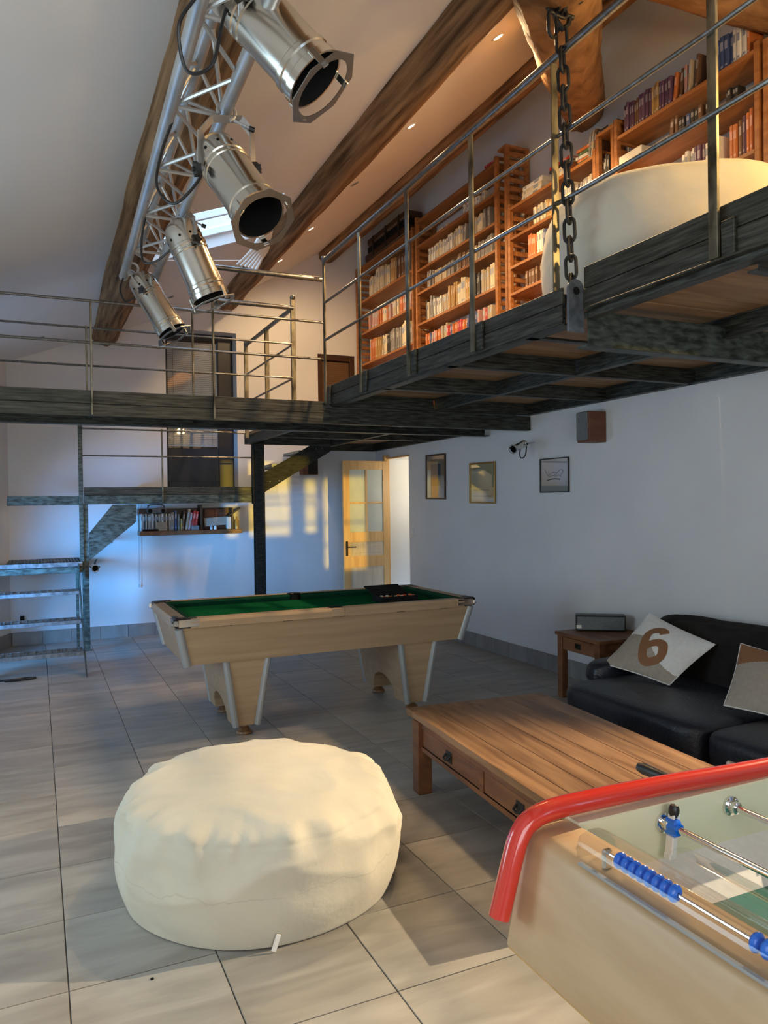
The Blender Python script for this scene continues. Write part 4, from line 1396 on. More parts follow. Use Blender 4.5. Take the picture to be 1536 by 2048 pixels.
par_can('polished stage lamp nearest the camera at the top edge of the photo', (0.645, 2.44, 3.278), (0.85, 2.335, 3.012), (0.70, 2.50, 3.18), 0.104, spin=0.2,
        cable=bez([(0.47, 2.35, 3.19), (0.43, 2.42, 3.13), (0.46, 2.46, 3.02), (0.53, 2.42, 3.03), (0.56, 2.40, 3.15), (0.60, 2.42, 3.30)], 8))
par_can('second polished stage lamp on the truss, its dark octagonal front facing the camera', (0.688, 2.982, 2.990), (0.779, 2.775, 2.718), (0.715, 3.00, 3.17), 0.097, spin=0.35,
        cable=bez([(0.53, 3.15, 3.20), (0.49, 3.2, 3.08), (0.47, 3.2, 2.94), (0.53, 3.15, 2.86), (0.61, 3.06, 2.93), (0.64, 3.05, 3.02)], 8))
par_can('third stage lamp on the truss, in front of the skylight', (0.734, 4.05, 3.035), (0.858, 4.03, 2.735), (0.748, 4.12, 3.17), 0.097, spin=-0.3,
        cable=bez([(0.56, 4.25, 3.20), (0.545, 4.3, 3.08), (0.555, 4.3, 2.97), (0.62, 4.25, 2.97), (0.69, 4.15, 3.02)], 8))
par_can('fourth and farthest stage lamp, at the end of the truss in front of the log', (0.668, 5.13, 3.065), (0.822, 5.06, 2.775), (0.60, 5.20, 3.17), 0.092, spin=0.1,
        cable=bez([(0.55, 5.3, 3.16), (0.53, 5.3, 3.08), (0.56, 5.28, 3.0), (0.62, 5.2, 3.02)], 8))
par_can('small chrome spot on an arm on the white wall above the framed pictures', (4.36, 6.16, 2.205), (4.19, 6.09, 2.145), (4.47, 6.19, 2.22), 0.036, group=None,
        cable=bez([(4.40, 6.17, 2.19), (4.36, 6.14, 2.09), (4.30, 6.12, 2.06), (4.28, 6.12, 2.10), (4.30, 6.13, 2.16)], 6))
par_can('small chrome spot on the side of the stair post, facing the camera', (0.596, 9.20, 0.965), (0.592, 9.10, 0.955), (0.56, 9.26, 0.98), 0.034, group=None,
        cable=bez([(0.59, 9.24, 0.97), (0.60, 9.22, 1.03), (0.615, 9.2, 1.05), (0.60, 9.21, 1.01)], 6))
# added wall spot, unseen beyond the right edge, to light floor and pouf
LSP = V((4.34, 1.92, 2.36))
par_can('added chrome wall spot beyond the right edge that lights floor and pouf', (4.40, 1.92, 2.385), (4.32, 1.935, 2.352), (4.48, 1.92, 2.40), 0.036, group=None)

# ================================================================== POOL TABLE
PX0, PX1, PY0, PY1, PZ = 0.812, 3.142, 5.105, 6.235, 0.88
pt = thing('pool_table', 'beech pool table with green cloth and two tapered pedestals', 'pool table', ((PX0 + PX1) / 2, (PY0 + PY1) / 2, 0))
mb = MB()
rw = 0.115
for b in ((PX0, PX1, PY0, PY0 + rw), (PX0, PX1, PY1 - rw, PY1)):
    pass


def rail_piece(p0, p1, inner, name='rail'):
    """top rail: outer face, flat top, sloped cushion on the inside"""
    p0, p1, inn = V(p0), V(p1), V(inner)
    prof = [(0.0, -0.062), (-0.004, -0.02), (0.006, 0.0), (0.088, 0.0), (0.088, -0.062)]
    MB().prism([p0 + inn * a + V((0, 0, b)) for a, b in prof], p1 - p0).build(name, M['beech'], pt, 25)
    prof = [(0.088, 0.0), (0.130, -0.008), (0.136, -0.016), (0.118, -0.05), (0.088, -0.055)]
    MB().prism([p0 + inn * a + V((0, 0, b)) for a, b in prof], p1 - p0).build('cushion', M['feltd'], pt, 40)


PM = (PX0 + PX1) / 2
for (ya, s_) in ((PY0, 1), (PY1, -1)):
    rail_piece((PX0 + 0.11, ya, PZ), (PM - 0.05, ya, PZ), (0, s_, 0))
    rail_piece((PM + 0.05, ya, PZ), (PX1 - 0.11, ya, PZ), (0, s_, 0))
    MB().box(PM - 0.05, PM + 0.05, ya - s_ * .004, ya + s_ * 0.03, PZ - 0.062, PZ, 0.004).build('pocket_rail', M['beech'], pt)
    mb = MB()
    mb.lathe([(0.050, 0), (0.052, -0.06), (0.0, -0.065)], (PM, ya + s_ * 0.078, PZ - 0.002), (0, 0, 1), 20)
    mb.lathe([(0.049, 0.0), (0.054, 0.004), (0.058, 0.0)], (PM, ya + s_ * 0.078, PZ), (0, 0, 1), 20)
    mb.build('pocket', M['blackm'], pt)
for (xa, s_) in ((PX0, 1), (PX1, -1)):
    rail_piece((xa, PY0 + 0.11, PZ), (xa, PY1 - 0.11, PZ), (s_, 0, 0))
for (xa, sx) in ((PX0, 1), (PX1, -1)):
    for (ya, sy) in ((PY0, 1), (PY1, -1)):
        mb = MB()
        c = V((xa + sx * 0.075, ya + sy * 0.075, 0))
        mb.box(xa + sx * 0.0, xa + sx * 0.165, ya, ya + sy * 0.055, PZ - .058, PZ + 0.006, 0.014)
        mb.box(xa + sx * 0.0, xa + sx * 0.055, ya, ya + sy * 0.165, PZ - .058, PZ + 0.006, 0.014)
        mb.box(xa + sx * 0.03, xa + sx * 0.10, ya + sy * 0.03, ya + sy * 0.10, PZ - .058, PZ + 0.004, 0.01)
        mb.build('pocket_corner', M['black'], pt)
        mb = MB()
        mb.box(xa + sx * 0.03, xa + sx * 0.168, ya - sy * 0.003, ya + sy * 0.003, PZ - .053, PZ - 0.004, 0.002)
        mb.box(xa - sx * 0.003, xa + sx * 0.003, ya + sy * 0.03, ya + sy * 0.1, PZ - .053, PZ - 0.004, 0.002)
        mb.tube(arc((xa + sx * 0.03, ya + sy * 0.03, PZ - .028), 0.028, math.pi, 1.5 * math.pi, 6, (sx, 0, 0), (0, sy, 0)), 0.020, 6)
        mb.build('chrome_cap', M['chrome'], pt)
MB().box(PX0 + .09, PX1 - .09, PY0 + .09, PY1 - .09, PZ - 0.060, PZ - 0.048).build('cloth', M['felt'], pt, 0)
zb_, zt_ = 0.552, PZ - 0.064
ins = 0.062
c4t = [(PX0 + .025, PY0 + .025), (PX1 - .025, PY0 + .025), (PX1 - .025, PY1 - .025), (PX0 + .025, PY1 - .025)]
c4b = [(PX0 + .025 + ins, PY0 + .025 + ins), (PX1 - .025 - ins, PY0 + .025 + ins), (PX1 - .025 - ins, PY1 - .025 - ins), (PX0 + .025 + ins, PY1 - .025 - ins)]
mb = MB()
mb.add([V((x, y, zt_)) for x, y in c4t] + [V((x, y, zb_)) for x, y in c4b], [(0, 1, 5, 4), (1, 2, 6, 5), (2, 3, 7, 6), (3, 0, 4, 7), (4, 5, 6, 7), (3, 2, 1, 0)])
mb.build('body', M['beech'], pt, 0)
for i in range(4):
    a, b = V((*c4t[i], zt_)), V((*c4b[i], zb_ - 0.002))
    n_ = V((a.x - PM, 0, 0)).normalized() * 0.012 + V((0, a.y - (PY0 + PY1) / 2, 0)).normalized() * 0.012
    MB().tube([a - n_, b - n_], 0.030, 12).build('corner_trim', M['grey'], pt)
for x in (1.17, 1.60, 2.03, 2.49, 2.86):
    MB().box(x - .035, x + .035, PY0 + .018, PY0 + .028, zt_ - .004, zt_ + .003, 0.001).build('hinge', M['blackm'], pt)
for (xa, xb) in ((1.165, 1.490), (2.516, 2.838)):
    mx_, ya, yb = (xa + xb) / 2, 5.235, 6.085
    ht, hb, zl = (xb - xa) / 2, 0.090, 0.075
    # pedestal: trapezoid front and back, arched side plates
    outl = [(ya - .02, zb_), (ya + .03, zl), (ya + .22, zl)]
    outl += [((ya + yb) / 2 - (yb - ya - 0.44) / 2 * math.cos(a), zl + 0.165 * math.sin(a) ** 0.8 if math.sin(a) > 0 else zl) for a in [math.pi * k / 10 for k in range(1, 10)]]
    outl += [(yb - .22, zl), (yb - .03, zl), (yb + .02, zb_)]

    def wx(z):
        return hb + (ht - hb) * (z - zl) / (zb_ - zl)

    n_ = len(outl)
    vs = [V((mx_ - wx(z), y, z)) for y, z in outl] + [V((mx_ + wx(z), y, z)) for y, z in outl]
    fs = [tuple(range(n_)), tuple(range(2 * n_ - 1, n_ - 1, -1))] + [(i, (i + 1) % n_, n_ + (i + 1) % n_, n_ + i) for i in range(n_)]
    MB().add(vs, fs).build('pedestal', M['beech'], pt, 0)
    for s_ in (-1, 1):
        for (y, sy) in ((ya, -1), (yb, 1)):
            MB().tube([(mx_ + s_ * (wx(zb_) - .012), y + sy * .012, zb_), (mx_ + s_ * (wx(zl) - .012), y - sy * .022, zl)], 0.024, 10).build('edge_trim', M['grey'], pt)
    for y in (ya + 0.10, yb - 0.10):
        MB().lathe([(0.0, 0.0), (0.052, 0.0), (0.058, 0.008), (0.054, 0.020), (0.040, 0.026), (0.044, 0.032), (0.036, 0.042), (0.022, 0.050), (0.020, 0.080), (0, 0.08)],
                   (mx_, y, 0), (0, 0, 1), 20).build('foot', M['teak'], pt)

bc = thing('ball_case', 'open black ball case lying on the green cloth near the far right corner', 'case', (2.68, 5.62, PZ - .048))
zc = PZ - 0.047
mb = MB()
mb.box(2.51, 2.83, 5.50, 5.506, zc, zc + .050).box(2.51, 2.83, 5.70, 5.706, zc, zc + .05).box(2.51, 2.516, 5.506, 5.70, zc, zc + .05)
mb.box(2.824, 2.83, 5.506, 5.70, zc, zc + .05).box(2.51, 2.83, 5.50, 5.706, zc, zc + .004)
mb.build('tray', M['blackm'], bc)
MB().obox((2.67, 5.79, zc + 0.072), (0.16, 0.10, 0.006), Matrix.Rotation(R(16), 3, 'X'), 0.003).build('lid', M['blackm'], bc)
BALLC = {'orange': (0.60, 0.10, 0.02), 'cream': (0.68, 0.58, 0.36), 'white': (0.70, 0.68, 0.6), 'red': (0.50, 0.04, 0.02), 'black': (0.01, 0.01, 0.01)}
BM = {c: mat('ball_' + c, v, rough=0.12, coat=0.5) for c, v in BALLC.items()}
row = ['red', 'orange', 'cream', 'cream', 'black', 'orange']
for j in range(2):
    for i in range(6):
        c = row[(i + j * 2) % 6] if j else row[i]
        x, y = 2.541 + 0.0515 * i, 5.533 + 0.06 * j
        o = MB().lathe([(0.0242 * math.cos(a), 0.0242 * math.sin(a)) for a in [-math.pi / 2 + math.pi * k / 10 for k in range(11)]], (x, y, zc + 0.0295), (0, 0, 1), 18).build('pool_ball', BM[c])
        tag(o, f'{c} pool ball, {ORD[i]} from the left in the {("front", "back")[j]} row of the open case', 'ball', 'pool balls in the open case')

# ================================================================== COFFEE TABLE
CTA = R(-4.6)
ct = thing('coffee_table', 'large low oiled wood coffee table with drawers and iron pulls', 'coffee table', (2.318, 3.06, 0), CTA)
ctm = ct.matrix_basis.copy()


def ctb(mb):
    mb.v = [ctm @ p for p in mb.v]
    return mb


W2, L2, H = 0.452, 0.84, 0.44
nb = 7
bw = (2 * W2 - 0.0) / nb
for i in range(nb):
    for (y0, y1) in ((-L2 + 0.002, L2 - 0.09),):
        ctb(MB().box(-W2 + bw * i + .0008, -W2 + bw * (i + 1) - .0008, y0, y1, H - .035, H + rnd.uniform(-.0006, .0006), 0.002)).build('board', M['teak'], ct, 0)
ctb(MB().box(-W2, W2, L2 - 0.088, L2, H - .036, H, 0.003)).build('end_board', M['teak'], ct, 0)
for x in (-W2 + .055, W2 - .075):
    ctb(MB().box(x - .03, x + .04, L2 - .062, L2 - .025, H - .01, H + .0012, 0.0005)).build('end_peg', M['teak'], ct, 0)
for sx in (-1, 1):
    for y in (-L2 + .10, L2 - .16):
        ctb(MB().box(sx * (W2 - .03) - .042, sx * (W2 - .03) + .042 - (0.012 if sx > 0 else 0) + 0, y - .0425, y + .0425, 0, H - .036, 0.004)).build('leg', M['teakd'], ct, 0)
ctb(MB().box(-W2 + .012, W2 - .03, -L2 + .10, L2 - .15, H - .19, H - .17, 0.002)).build('bottom_board', M['teakd'], ct, 0)
for sx in (-1, 1):
    ctb(MB().box(sx * (W2 - .022) - .012, sx * (W2 - .022) + .012, -L2 + .14, L2 - .20, H - .066, H - .037, 0.002)).build('apron_rail', M['teakd'], ct, 0)
    ctb(MB().box(sx * (W2 - .022) - .012, sx * (W2 - .022) + .012, -L2 + .14, L2 - .20, H - .195, H - .170, 0.002)).build('apron_rail', M['teakd'], ct, 0)
    ctb(MB().box(sx * (W2 - .055) - .02, sx * (W2 - .055) + .02, L2 - .118, L2 - .004, H - .155, H - .09, 0.003)).build('through_tenon', M['teakd'], ct, 0)
    for y in (-0.075,):
        ctb(MB().box(sx * (W2 - .022) - .012, sx * (W2 - .022) + .012, y - .02 + .0, y + .02, H - .17, H - .066, 0.002)).build('divider', M['teakd'], ct, 0)
ctb(MB().box(-W2 + .03, W2 - .03, L2 - .17, L2 - .145, H - .19, H - .037, 0.002)).build('end_apron', M['teakd'], ct, 0)
ctb(MB().box(-W2 + .03, W2 - .03, -L2 + .10, -L2 + .125, H - .19, H - .037, 0.002)).build('end_apron', M['teakd'], ct, 0)
for (y0, y1) in ((-0.055, 0.632), (-0.76, -0.095)):
    d_ = ctb(MB().box(-W2 + .016, -W2 + .034, y0, y1, H - .168, H - .068, 0.003)).build('drawer', M['teakd'], ct, 0)
    yc = (y0 + y1) / 2
    mb = MB()
    mb.box(-W2 + .011, -W2 + .017, yc - .034, yc + .034, H - .148, H - .092, 0.002)
    mb.tube([(-W2 + .01, yc - .026, H - .108), (-W2 - .006, yc - .024, H - .126), (-W2 - .008, yc, H - .131), (-W2 - .006, yc + .024, H - .126), (-W2 + .01, yc + .026, H - .108)], 0.006, 8)
    ctb(mb).build('iron_pull', M['iron'], d_)

# ================================================================== SIDE TABLE AND AMPLIFIER
stb = thing('side_table', 'small dark wooden side table with a drawer beside the sofa', 'side table', (4.20, 4.84, 0), R(-2))
sm = stb.matrix_basis.copy()


def sb(mb):
    mb.v = [sm @ p for p in mb.v]
    return mb


for i in range(4):
    sb(MB().box(-.29 + .145 * i + .0006, -.29 + .145 * (i + 1) - .0006, -.285, .285, .522, .55, 0.002)).build('board', M['teakd'], stb, 0)
for sx in (-1, 1):
    for sy in (-1, 1):
        sb(MB().box(sx * .245 - .03, sx * .245 + .03, sy * .24 - .03, sy * .24 + .03, 0, .522, 0.003)).build('leg', M['teakd'], stb, 0)
    sb(MB().box(-.215, .215, sx * .255 - .01, sx * .255 + .01, .40, .522, 0.002)).build('apron', M['teakd'], stb, 0)
sb(MB().box(.25, .27, -.21, .21, .40, .522, 0.002)).build('apron', M['teakd'], stb, 0)
d_ = sb(MB().box(-.268, -.248, -.205, .205, .408, .512, 0.003)).build('drawer', M['teakd'], stb, 0)
sb(MB().box(-.275, -.266, -.035, .035, .44, .485, 0.003).tube([(-.272, -.03, .475), (-.288, 0, .455), (-.272, .03, .475)], .005, 6)).build('iron_pull', M['iron'], d_)
am = thing('speaker_dock', 'long black box speaker with a white label standing on the side table', 'speaker', (4.26, 4.965, 0.552), R(-37))
amm = am.matrix_basis.copy()


def ab_(mb):
    mb.v = [amm @ p for p in mb.v]
    return mb


ab_(MB().box(-.20, .20, -.065, .065, 0.004, .13, 0.006)).build('cabinet', M['black'], am)
ab_(MB().box(-.188, .188, -.069, -.064, 0.014, .118, 0.002)).build('grille', M['grille'], am)
ab_(MB().box(-.196, -.155, -.0715, -.068, 0.022, .05, 0.001)).build('label_sticker', M['paper'], am)
ab_(MB().box(-.18, -.155, -.0710, -.068, 0.104, .111, 0.001)).build('badge', M['chrome'], am)
for x in (-.17, .17):
    for y in (-.05, .05):
        ab_(MB().lathe([(0, 0), (.01, 0), (.01, .006), (0, .006)], (x, y, -.001), (0, 0, 1), 8)).build('foot', M['black'], am)

# ================================================================== SOFA


def cushion(c, h, e=0.35, nz=0.006, nu=48, nv=24, seed=0, mx=None, fn2=None):
    """rounded block: superellipsoid with small dents"""
    mb = MB()
    mx = mx or Matrix.Identity(3)

    def sg(x, p):
        return math.copysign(abs(x) ** p, x)

    def fn(u, v):
        a, b = 2 * math.pi * u, math.pi * (v - .5)
        p = V((h[0] * sg(math.cos(b), e) * sg(math.cos(a), e), h[1] * sg(math.cos(b), e) * sg(math.sin(a), e), h[2] * sg(math.sin(b), e)))
        p += V((1, 1, 1)) * 0 + p.normalized() * nz * 2 * noise.noise(V((p.x * 5, p.y * 5, p.z * 7 + seed)))
        if fn2:
            p = fn2(p)
        return V(c) + mx @ p

    return mb.grid(fn, nu, nv, wrapu=True)


sf = thing('sofa', 'low black leather sofa with rolled back along the right wall', 'sofa', (3.85, 3.0, 0))
for i, (y0, y1) in enumerate(((2.965, 4.14), (1.77, 2.955))):
    cu_ = cushion((3.68, (y0 + y1) / 2, 0.265), (0.52, (y1 - y0) / 2, 0.155), 0.28, 0.008, 64, 28, i).build('seat_cushion', M['leather'], sf, 60)
    pts = []
    for k in range(25):
        f = k / 24
        yy = y0 + 0.05 + (y1 - y0 - 0.10) * f
        pts.append((3.196 + 0.014 * (abs(f - .5) * 2) ** 4, yy, 0.352 - 0.02 * (abs(f - .5) * 2) ** 6))
    MB().tube(pts, 0.004, 6).build('piping', M['leather'], cu_)
    cushion((4.18, (y0 + y1) / 2, 0.54), (0.13, (y1 - y0) / 2, 0.235), 0.45, 0.012, 48, 24, i + 5, Matrix.Rotation(R(18), 3, 'Y')).build('back_cushion', M['suede'], sf, 60)
    cushion((4.27, (y0 + y1) / 2 + (0.08 if i == 0 else 0), 0.70), (0.11, (y1 - y0) / 2 + 0.09, 0.085), 0.6, 0.014, 40, 20, i + 9, Matrix.Rotation(R(-16), 3, 'Y')).build('headrest_roll', M['suede'], sf, 60)
MB().box(3.26, 4.36, 1.80, 4.10, 0.06, 0.16, 0.03).build('base', M['leather'], sf)
MB().box(4.34, 4.46, 1.80, 4.32, 0.10, 0.70, 0.04).build('back_frame', M['suede'], sf)
cushion((3.86, 4.22, 0.42), (0.34, 0.105, 0.085), 0.55, 0.010, 40, 20, 3).build('arm_roll', M['leather'], sf, 60)
cushion((3.90, 4.20, 0.22), (0.38, 0.09, 0.17), 0.3, 0.006, 40, 20, 4).build('arm_base', M['leather'], sf, 60)
for x in (3.32, 4.3):
    for y in (1.9, 4.0):
        MB().lathe([(0, 0), (.025, 0), (.03, .065), (0, .065)], (x, y, 0), (0, 0, 1), 12).build('leg', M['black'], sf)


def two_tone(name, base, other, fn_nodes):
    return base


def pillow(label, corners, thick, seed, mats, zone):
    """corners: left, top, right, bottom (3D); puffed square with two print zones"""
    Lc, Tc, Rc, Bc = [V(c) for c in corners]
    nrm = (Rc - Lc).cross(Tc - Bc).normalized()
    if nrm.x > 0:
        nrm = -nrm
    ctr = (Lc + Tc + Rc + Bc) / 4
    t = thing('throw_pillow', label, 'pillow', ctr, 0, None)

    def base(u, v):
        # u: L->B .. T->R ; v: L->T .. B->R
        p = Lc * (1 - u) * (1 - v) + Bc * u * (1 - v) + Tc * (1 - u) * v + Rc * u * v
        pin = 0.035 * (math.sin(math.pi * u) * (1 - math.sin(math.pi * v)) + math.sin(math.pi * v) * (1 - math.sin(math.pi * u)))
        return p + (ctr - p) * pin * 1.2

    def bulge(u, v):
        e = (max(0, math.sin(math.pi * u)) * max(0, math.sin(math.pi * v))) ** 0.55
        return e * thick * (1 + 0.06 * noise.noise(V((u * 5, v * 5, seed))))

    nu = 72
    for side in (1, -1):
        mb = MB()
        vs, fs, ms = [], [], []
        for i in range(nu + 1):
            for j in range(nu + 1):
                u, v = i / nu, j / nu
                vs.append(base(u, v) + nrm * side * (bulge(u, v) + 0.002))
        for i in range(nu):
            for j in range(nu):
                mb.mi = zone((i + .5) / nu, (j + .5) / nu) if side == 1 else 0
                w = nu + 1
                mb.f.append([i * w + j, (i + 1) * w + j, (i + 1) * w + j + 1, i * w + j + 1])
                mb.m.append(mb.mi)
        mb.v = vs
        mb.build('front' if side == 1 else 'back', mats, t, 70, fix=False)
    seam = [base(k / 20, 0) for k in range(20)] + [base(1, k / 20) for k in range(20)] + [base(1 - k / 20, 1) for k in range(20)] + [base(0, 1 - k / 20) for k in range(20)]
    MB().tube(seam, 0.004, 6, closed=True).build('seam', mats[0], t)
    return t, base, bulge, nrm


P6 = [(3.62, 4.185, 0.478), (4.00, 4.14, 0.812), (4.045, 3.60, 0.672), (3.70, 3.66, 0.430)]


def zone6(u, v):
    s_ = u * 0.55 + 0.14 * math.sin((v) * 4.2 + 0.2)
    return 1 if v < 0.50 - 0.30 * (u - 0.15) + 0.10 * math.sin(u * 5.5) else 0


p6, bs6, bl6, n6 = pillow('white canvas pillow with a large brown number 6 at the end of the sofa', P6, 0.075, 2, [M['offwhite'], M['greige']], zone6)
# the applique numeral: a stroked path in the pillow's own face (a along image right, b along image up)
ctrl = [(0.47, 0.62), (0.44, 0.78), (0.30, 0.90), (0.02, 0.94), (-0.20, 0.86), (-0.32, 0.66), (-0.40, 0.30), (-0.46, -0.10), (-0.44, -0.42), (-0.26, -0.62), (0.04, -0.64), (0.28, -0.56),
        (0.42, -0.34), (0.44, -0.02), (0.28, 0.17), (0.02, 0.22), (-0.22, 0.18), (-0.40, 0.10)]
pth = bez([(a, b, 0) for a, b in ctrl], 6)
ctr6 = sum((V(c) for c in P6), V()) / 4
rt = (V(P6[2]) - V(P6[0])).normalized()
rt = (rt - n6 * rt.dot(n6)).normalized()
up6 = (V(P6[1]) - V(P6[3]))
up6 = (up6 - n6 * up6.dot(n6))
up6 = (up6 - rt * up6.dot(rt)).normalized()
Lc6, Tc6, Rc6, Bc6 = [V(c) for c in P6]


def uv_of(p):
    """invert the bilinear patch by Newton steps"""
    u = v = 0.5
    for _ in range(8):
        q = Lc6 * (1 - u) * (1 - v) + Bc6 * u * (1 - v) + Tc6 * (1 - u) * v + Rc6 * u * v
        du = (Bc6 - Lc6) * (1 - v) + (Rc6 - Tc6) * v
        dv_ = (Tc6 - Lc6) * (1 - u) + (Rc6 - Bc6) * u
        e = p - q
        a, b, c, d1, d2 = du.dot(du), du.dot(dv_), dv_.dot(dv_), e.dot(du), e.dot(dv_)
        det = a * c - b * b
        u += (d1 * c - d2 * b) / det
        v += (d2 * a - d1 * b) / det
    return u, v


sc6, hw6 = 0.182, 0.031
vs, fs = [], []
for i, p in enumerate(pth):
    q0, q1 = pth[max(i - 1, 0)], pth[min(i + 1, len(pth) - 1)]
    d = (q1 - q0)
    nr = V((-d.y, d.x, 0)).normalized()
    for k in (-1, -0.33, 0.33, 1):
        a, b = p.x * sc6 * 0.86 + nr.x * hw6 * k, p.y * sc6 * 0.92 + nr.y * hw6 * k - 0.018
        a += 0.09 * (b)                                              # the numeral leans a little
        pp = ctr6 + rt * (a - 0.012) + up6 * (b - 0.012)
        u, v = uv_of(pp)
        pp = bs6(u, v) + n6 * (bl6(min(max(u, 0), 1), min(max(v, 0), 1)) + 0.0045)
        vs.append(pp)
for i in range(len(pth) - 1):
    for k in range(3):
        fs.append((i * 4 + k, (i + 1) * 4 + k, (i + 1) * 4 + k + 1, i * 4 + k + 1))
MB().add(vs, fs).build('number_six', M['tan'], p6, 60, fix=False)
PB = [(3.563, 3.114, 0.445), (3.86, 3.245, 0.752), (4.03, 2.66, 0.66), (3.66, 2.62, 0.43)]


def zoneb(u, v):
    if v > 0.62 + 0.35 * u:
        return 2
    return 1 if u < 0.55 + 0.25 * v else 0


pillow('pillow with tan corner and white base at the right frame edge', PB, 0.07, 8, [M['offwhite'], M['greige'], M['tan']], zoneb)

# ================================================================== TABLE FOOTBALL
fb = thing('football_table', 'beech table football with red rim tube and teal pitch in the near right corner', 'table football', (1.65, 0.95, 0))
FX1, FY0, FY1 = 2.45, 0.45, 1.395
# end panel that flares outwards towards its foot
prof = [(0.920, 0.655), (0.972, 0.872), (0.978, 0.884), (0.990, 0.893), (1.003, 0.897), (1.085, 0.900), (1.092, 0.894), (1.092, 0.70), (1.0, 0.655)]
MB().prism([(x, FY0, z) for x, z in prof], (0, FY1 - 0.008 - FY0, 0)).build('end_panel', M['beechf'], fb, 50)
prof = [(1.03, FY0, 0.645), (0.925, FY0, 0.645), (0.921, FY0, 0.657), (1.03, FY0, 0.657)]
MB().prism(prof, (0, FY1 - 0.01 - FY0, 0)).build('bottom_edge', M['pine'], fb, 0)
MB().box(1.085, FX1, 1.343, FY1, 0.655, 0.905, 0.003).build('far_panel', M['cream'], fb)
MB().box(1.0, FX1, FY0 - .05, FY0, 0.655, 0.90, 0.006).build('near_panel', M['beechf'], fb)
MB().box(FX1 - .05, FX1, FY0, FY1 - .055, 0.655, 0.90, 0.006).build('end_panel', M['beechf'], fb)
MB().box(1.09, FX1 - .05, FY0, 1.343, 0.66, 0.712).build('pitch', M['field'], fb, 0)
MB().prism([(1.093, 1.343, 0.712), (1.093, 1.343, 0.775), (1.093, 1.232, 0.7125)], (FX1 - .05 - 1.093, 0, 0)).build('side_bank', M['offwhite'], fb, 0)
rim = bez([(FX1, 1.374, 0.912), (1.75, 1.374, 0.920), (1.40, 1.374, 0.932), (1.243, 1.373, 0.936), (1.10, 1.373, 0.937), (1.025, 1.373, 0.934), (0.975, 1.373, 0.921), (0.947, 1.373, 0.893),
           (0.928, 1.373, 0.845), (0.908, 1.373, 0.78), (0.892, 1.373, 0.728)], 5)
MB().tube(rim, 0.0235, 18).build('rim_tube', M['red'], fb)
for x in (1.42, 2.3):
    for y in (0.52, 1.28):
        MB().prism([(x - .045, y - .045, 0), (x + .045, y - .045, 0), (x + .045, y + .045, 0), (x - .045, y + .045, 0)], (0, 0, 0.656)).build('leg', M['beechf'], fb, 0)


def player(parent, x, y, z, tilt=0.0):
    q = Matrix.Rotation(tilt, 3, 'Y')

    def T(mb):
        mb.v = [V((x, y, z)) + q @ p for p in mb.v]
        return mb
    T(MB().box(-.011, .011, -.018, .018, -.020, .020, .005).lathe([(0.0, -.021), (.014, -.021), (.014, .021), (0, .021)], (0, 0, 0), (0, 1, 0), 12)).build('player_shirt', M['blue'], parent)
    T(MB().box(-.0085, .0085, -.012, .012, -.062, -.019, .003).box(-.012, .010, -.011, .011, -.074, -.058, .003)).build('player_legs', M['white'], parent)
    T(MB().lathe([(0, -.004), (.009, 0), (.0125, .008), (.0125, .018), (.009, .026), (0, .029)], (0, 0, .024), (0, 0, 1), 14)).build('player_head', M['black'], parent)
    T(MB().box(-.009, -.004, -.010, .010, .018, .030, .002).box(.004, .012, -.010, .010, .014, .032, .002)).build('player_neck', M['white'], parent)


for i, (x, ys) in enumerate(((1.333, (1.313, 0.80)), (1.553, (0.86, 0.62)), (1.80, (1.05, 0.75)), (2.05, (1.1, 0.8)))):
    rd = MB().tube([(x, 0.30, 0.862), (x, 1.56 if i != 0 else 1.40, 0.862)], 0.0082, 12).build('rod', M['chrome'], fb)
    MB().lathe([(0.024, 0), (0.024, 0.007), (0.015, 0.009), (0.015, 0.024), (0.009, 0.026)], (x, 1.343, 0.862), (0, -1, 0), 18).build('bearing', M['chrome'], rd)
    for k in range(4):
        a = R(45 + 90 * k)
        MB().lathe([(0, 0.003), (0.003, 0.002), (0.004, 0)], V((x, 1.336, 0.862)) + V((math.cos(a), 0, math.sin(a))) * 0.0195, (0, -1, 0), 8).build('screw', M['chrome'], rd)
    if i == 1:
        MB().lathe([(0.0, 0.0), (0.010, 0.0), (0.0135, 0.012), (0.0155, 0.06), (0.0165, 0.10), (0.0125, 0.118), (0.0, 0.122)], (x, 1.535, 0.862), (0, 1, 0), 18).build('handle', M['black'], rd)
    for y in ys:
        player(rd, x, y, 0.862, 0.12)
# bead scorer under a clear cover
sc = MB().tube([(1.012, 0.44, 0.928), (1.012, 1.165, 0.928)], 0.0035, 8).build('score_rod', M['chrome'], fb)
bead = MB().lathe([(0.004, -.0085), (0.010, -.0075), (0.0155, -.003), (0.0165, 0), (0.0155, .003), (0.010, .0075), (0.004, .0085)], (0, 0, 0), (0, 1, 0), 18).mesh('bead', M['blue'])
for y in [1.130 - 0.0195 * k for k in range(8)] + [0.826, 0.806]:
    share(bead, 'bead', sc, V((1.012, y, 0.928)) - V((1.65, 0.95, 0)))
for y in (1.168, 0.445):
    MB().box(1.002, 1.022, y - .006, y + .006, 0.896, 0.935, 0.003).build('rod_post', M['chrome'], sc)
mb = MB()
cv = [V((1.012, 0, 0.918)) + V((math.cos(a) * 0.034, 0, math.sin(a) * 0.034)) for a in [R(200 - 20 * k) for k in range(12)]]
cv = [V((0.977, 0, 0.905)), V((0.974, 0, 0.925)), V((0.982, 0, 0.948)), V((1.005, 0, 0.957)), V((1.03, 0, 0.956)), V((1.055, 0, 0.945)), V((1.072, 0, 0.925)), V((1.078, 0, 0.903))]
mb.grid(lambda u, v: cv[min(int(round(u * 7)), 7)] + V((0, 1.215 - 0.77 * v, 0)), 7, 6)
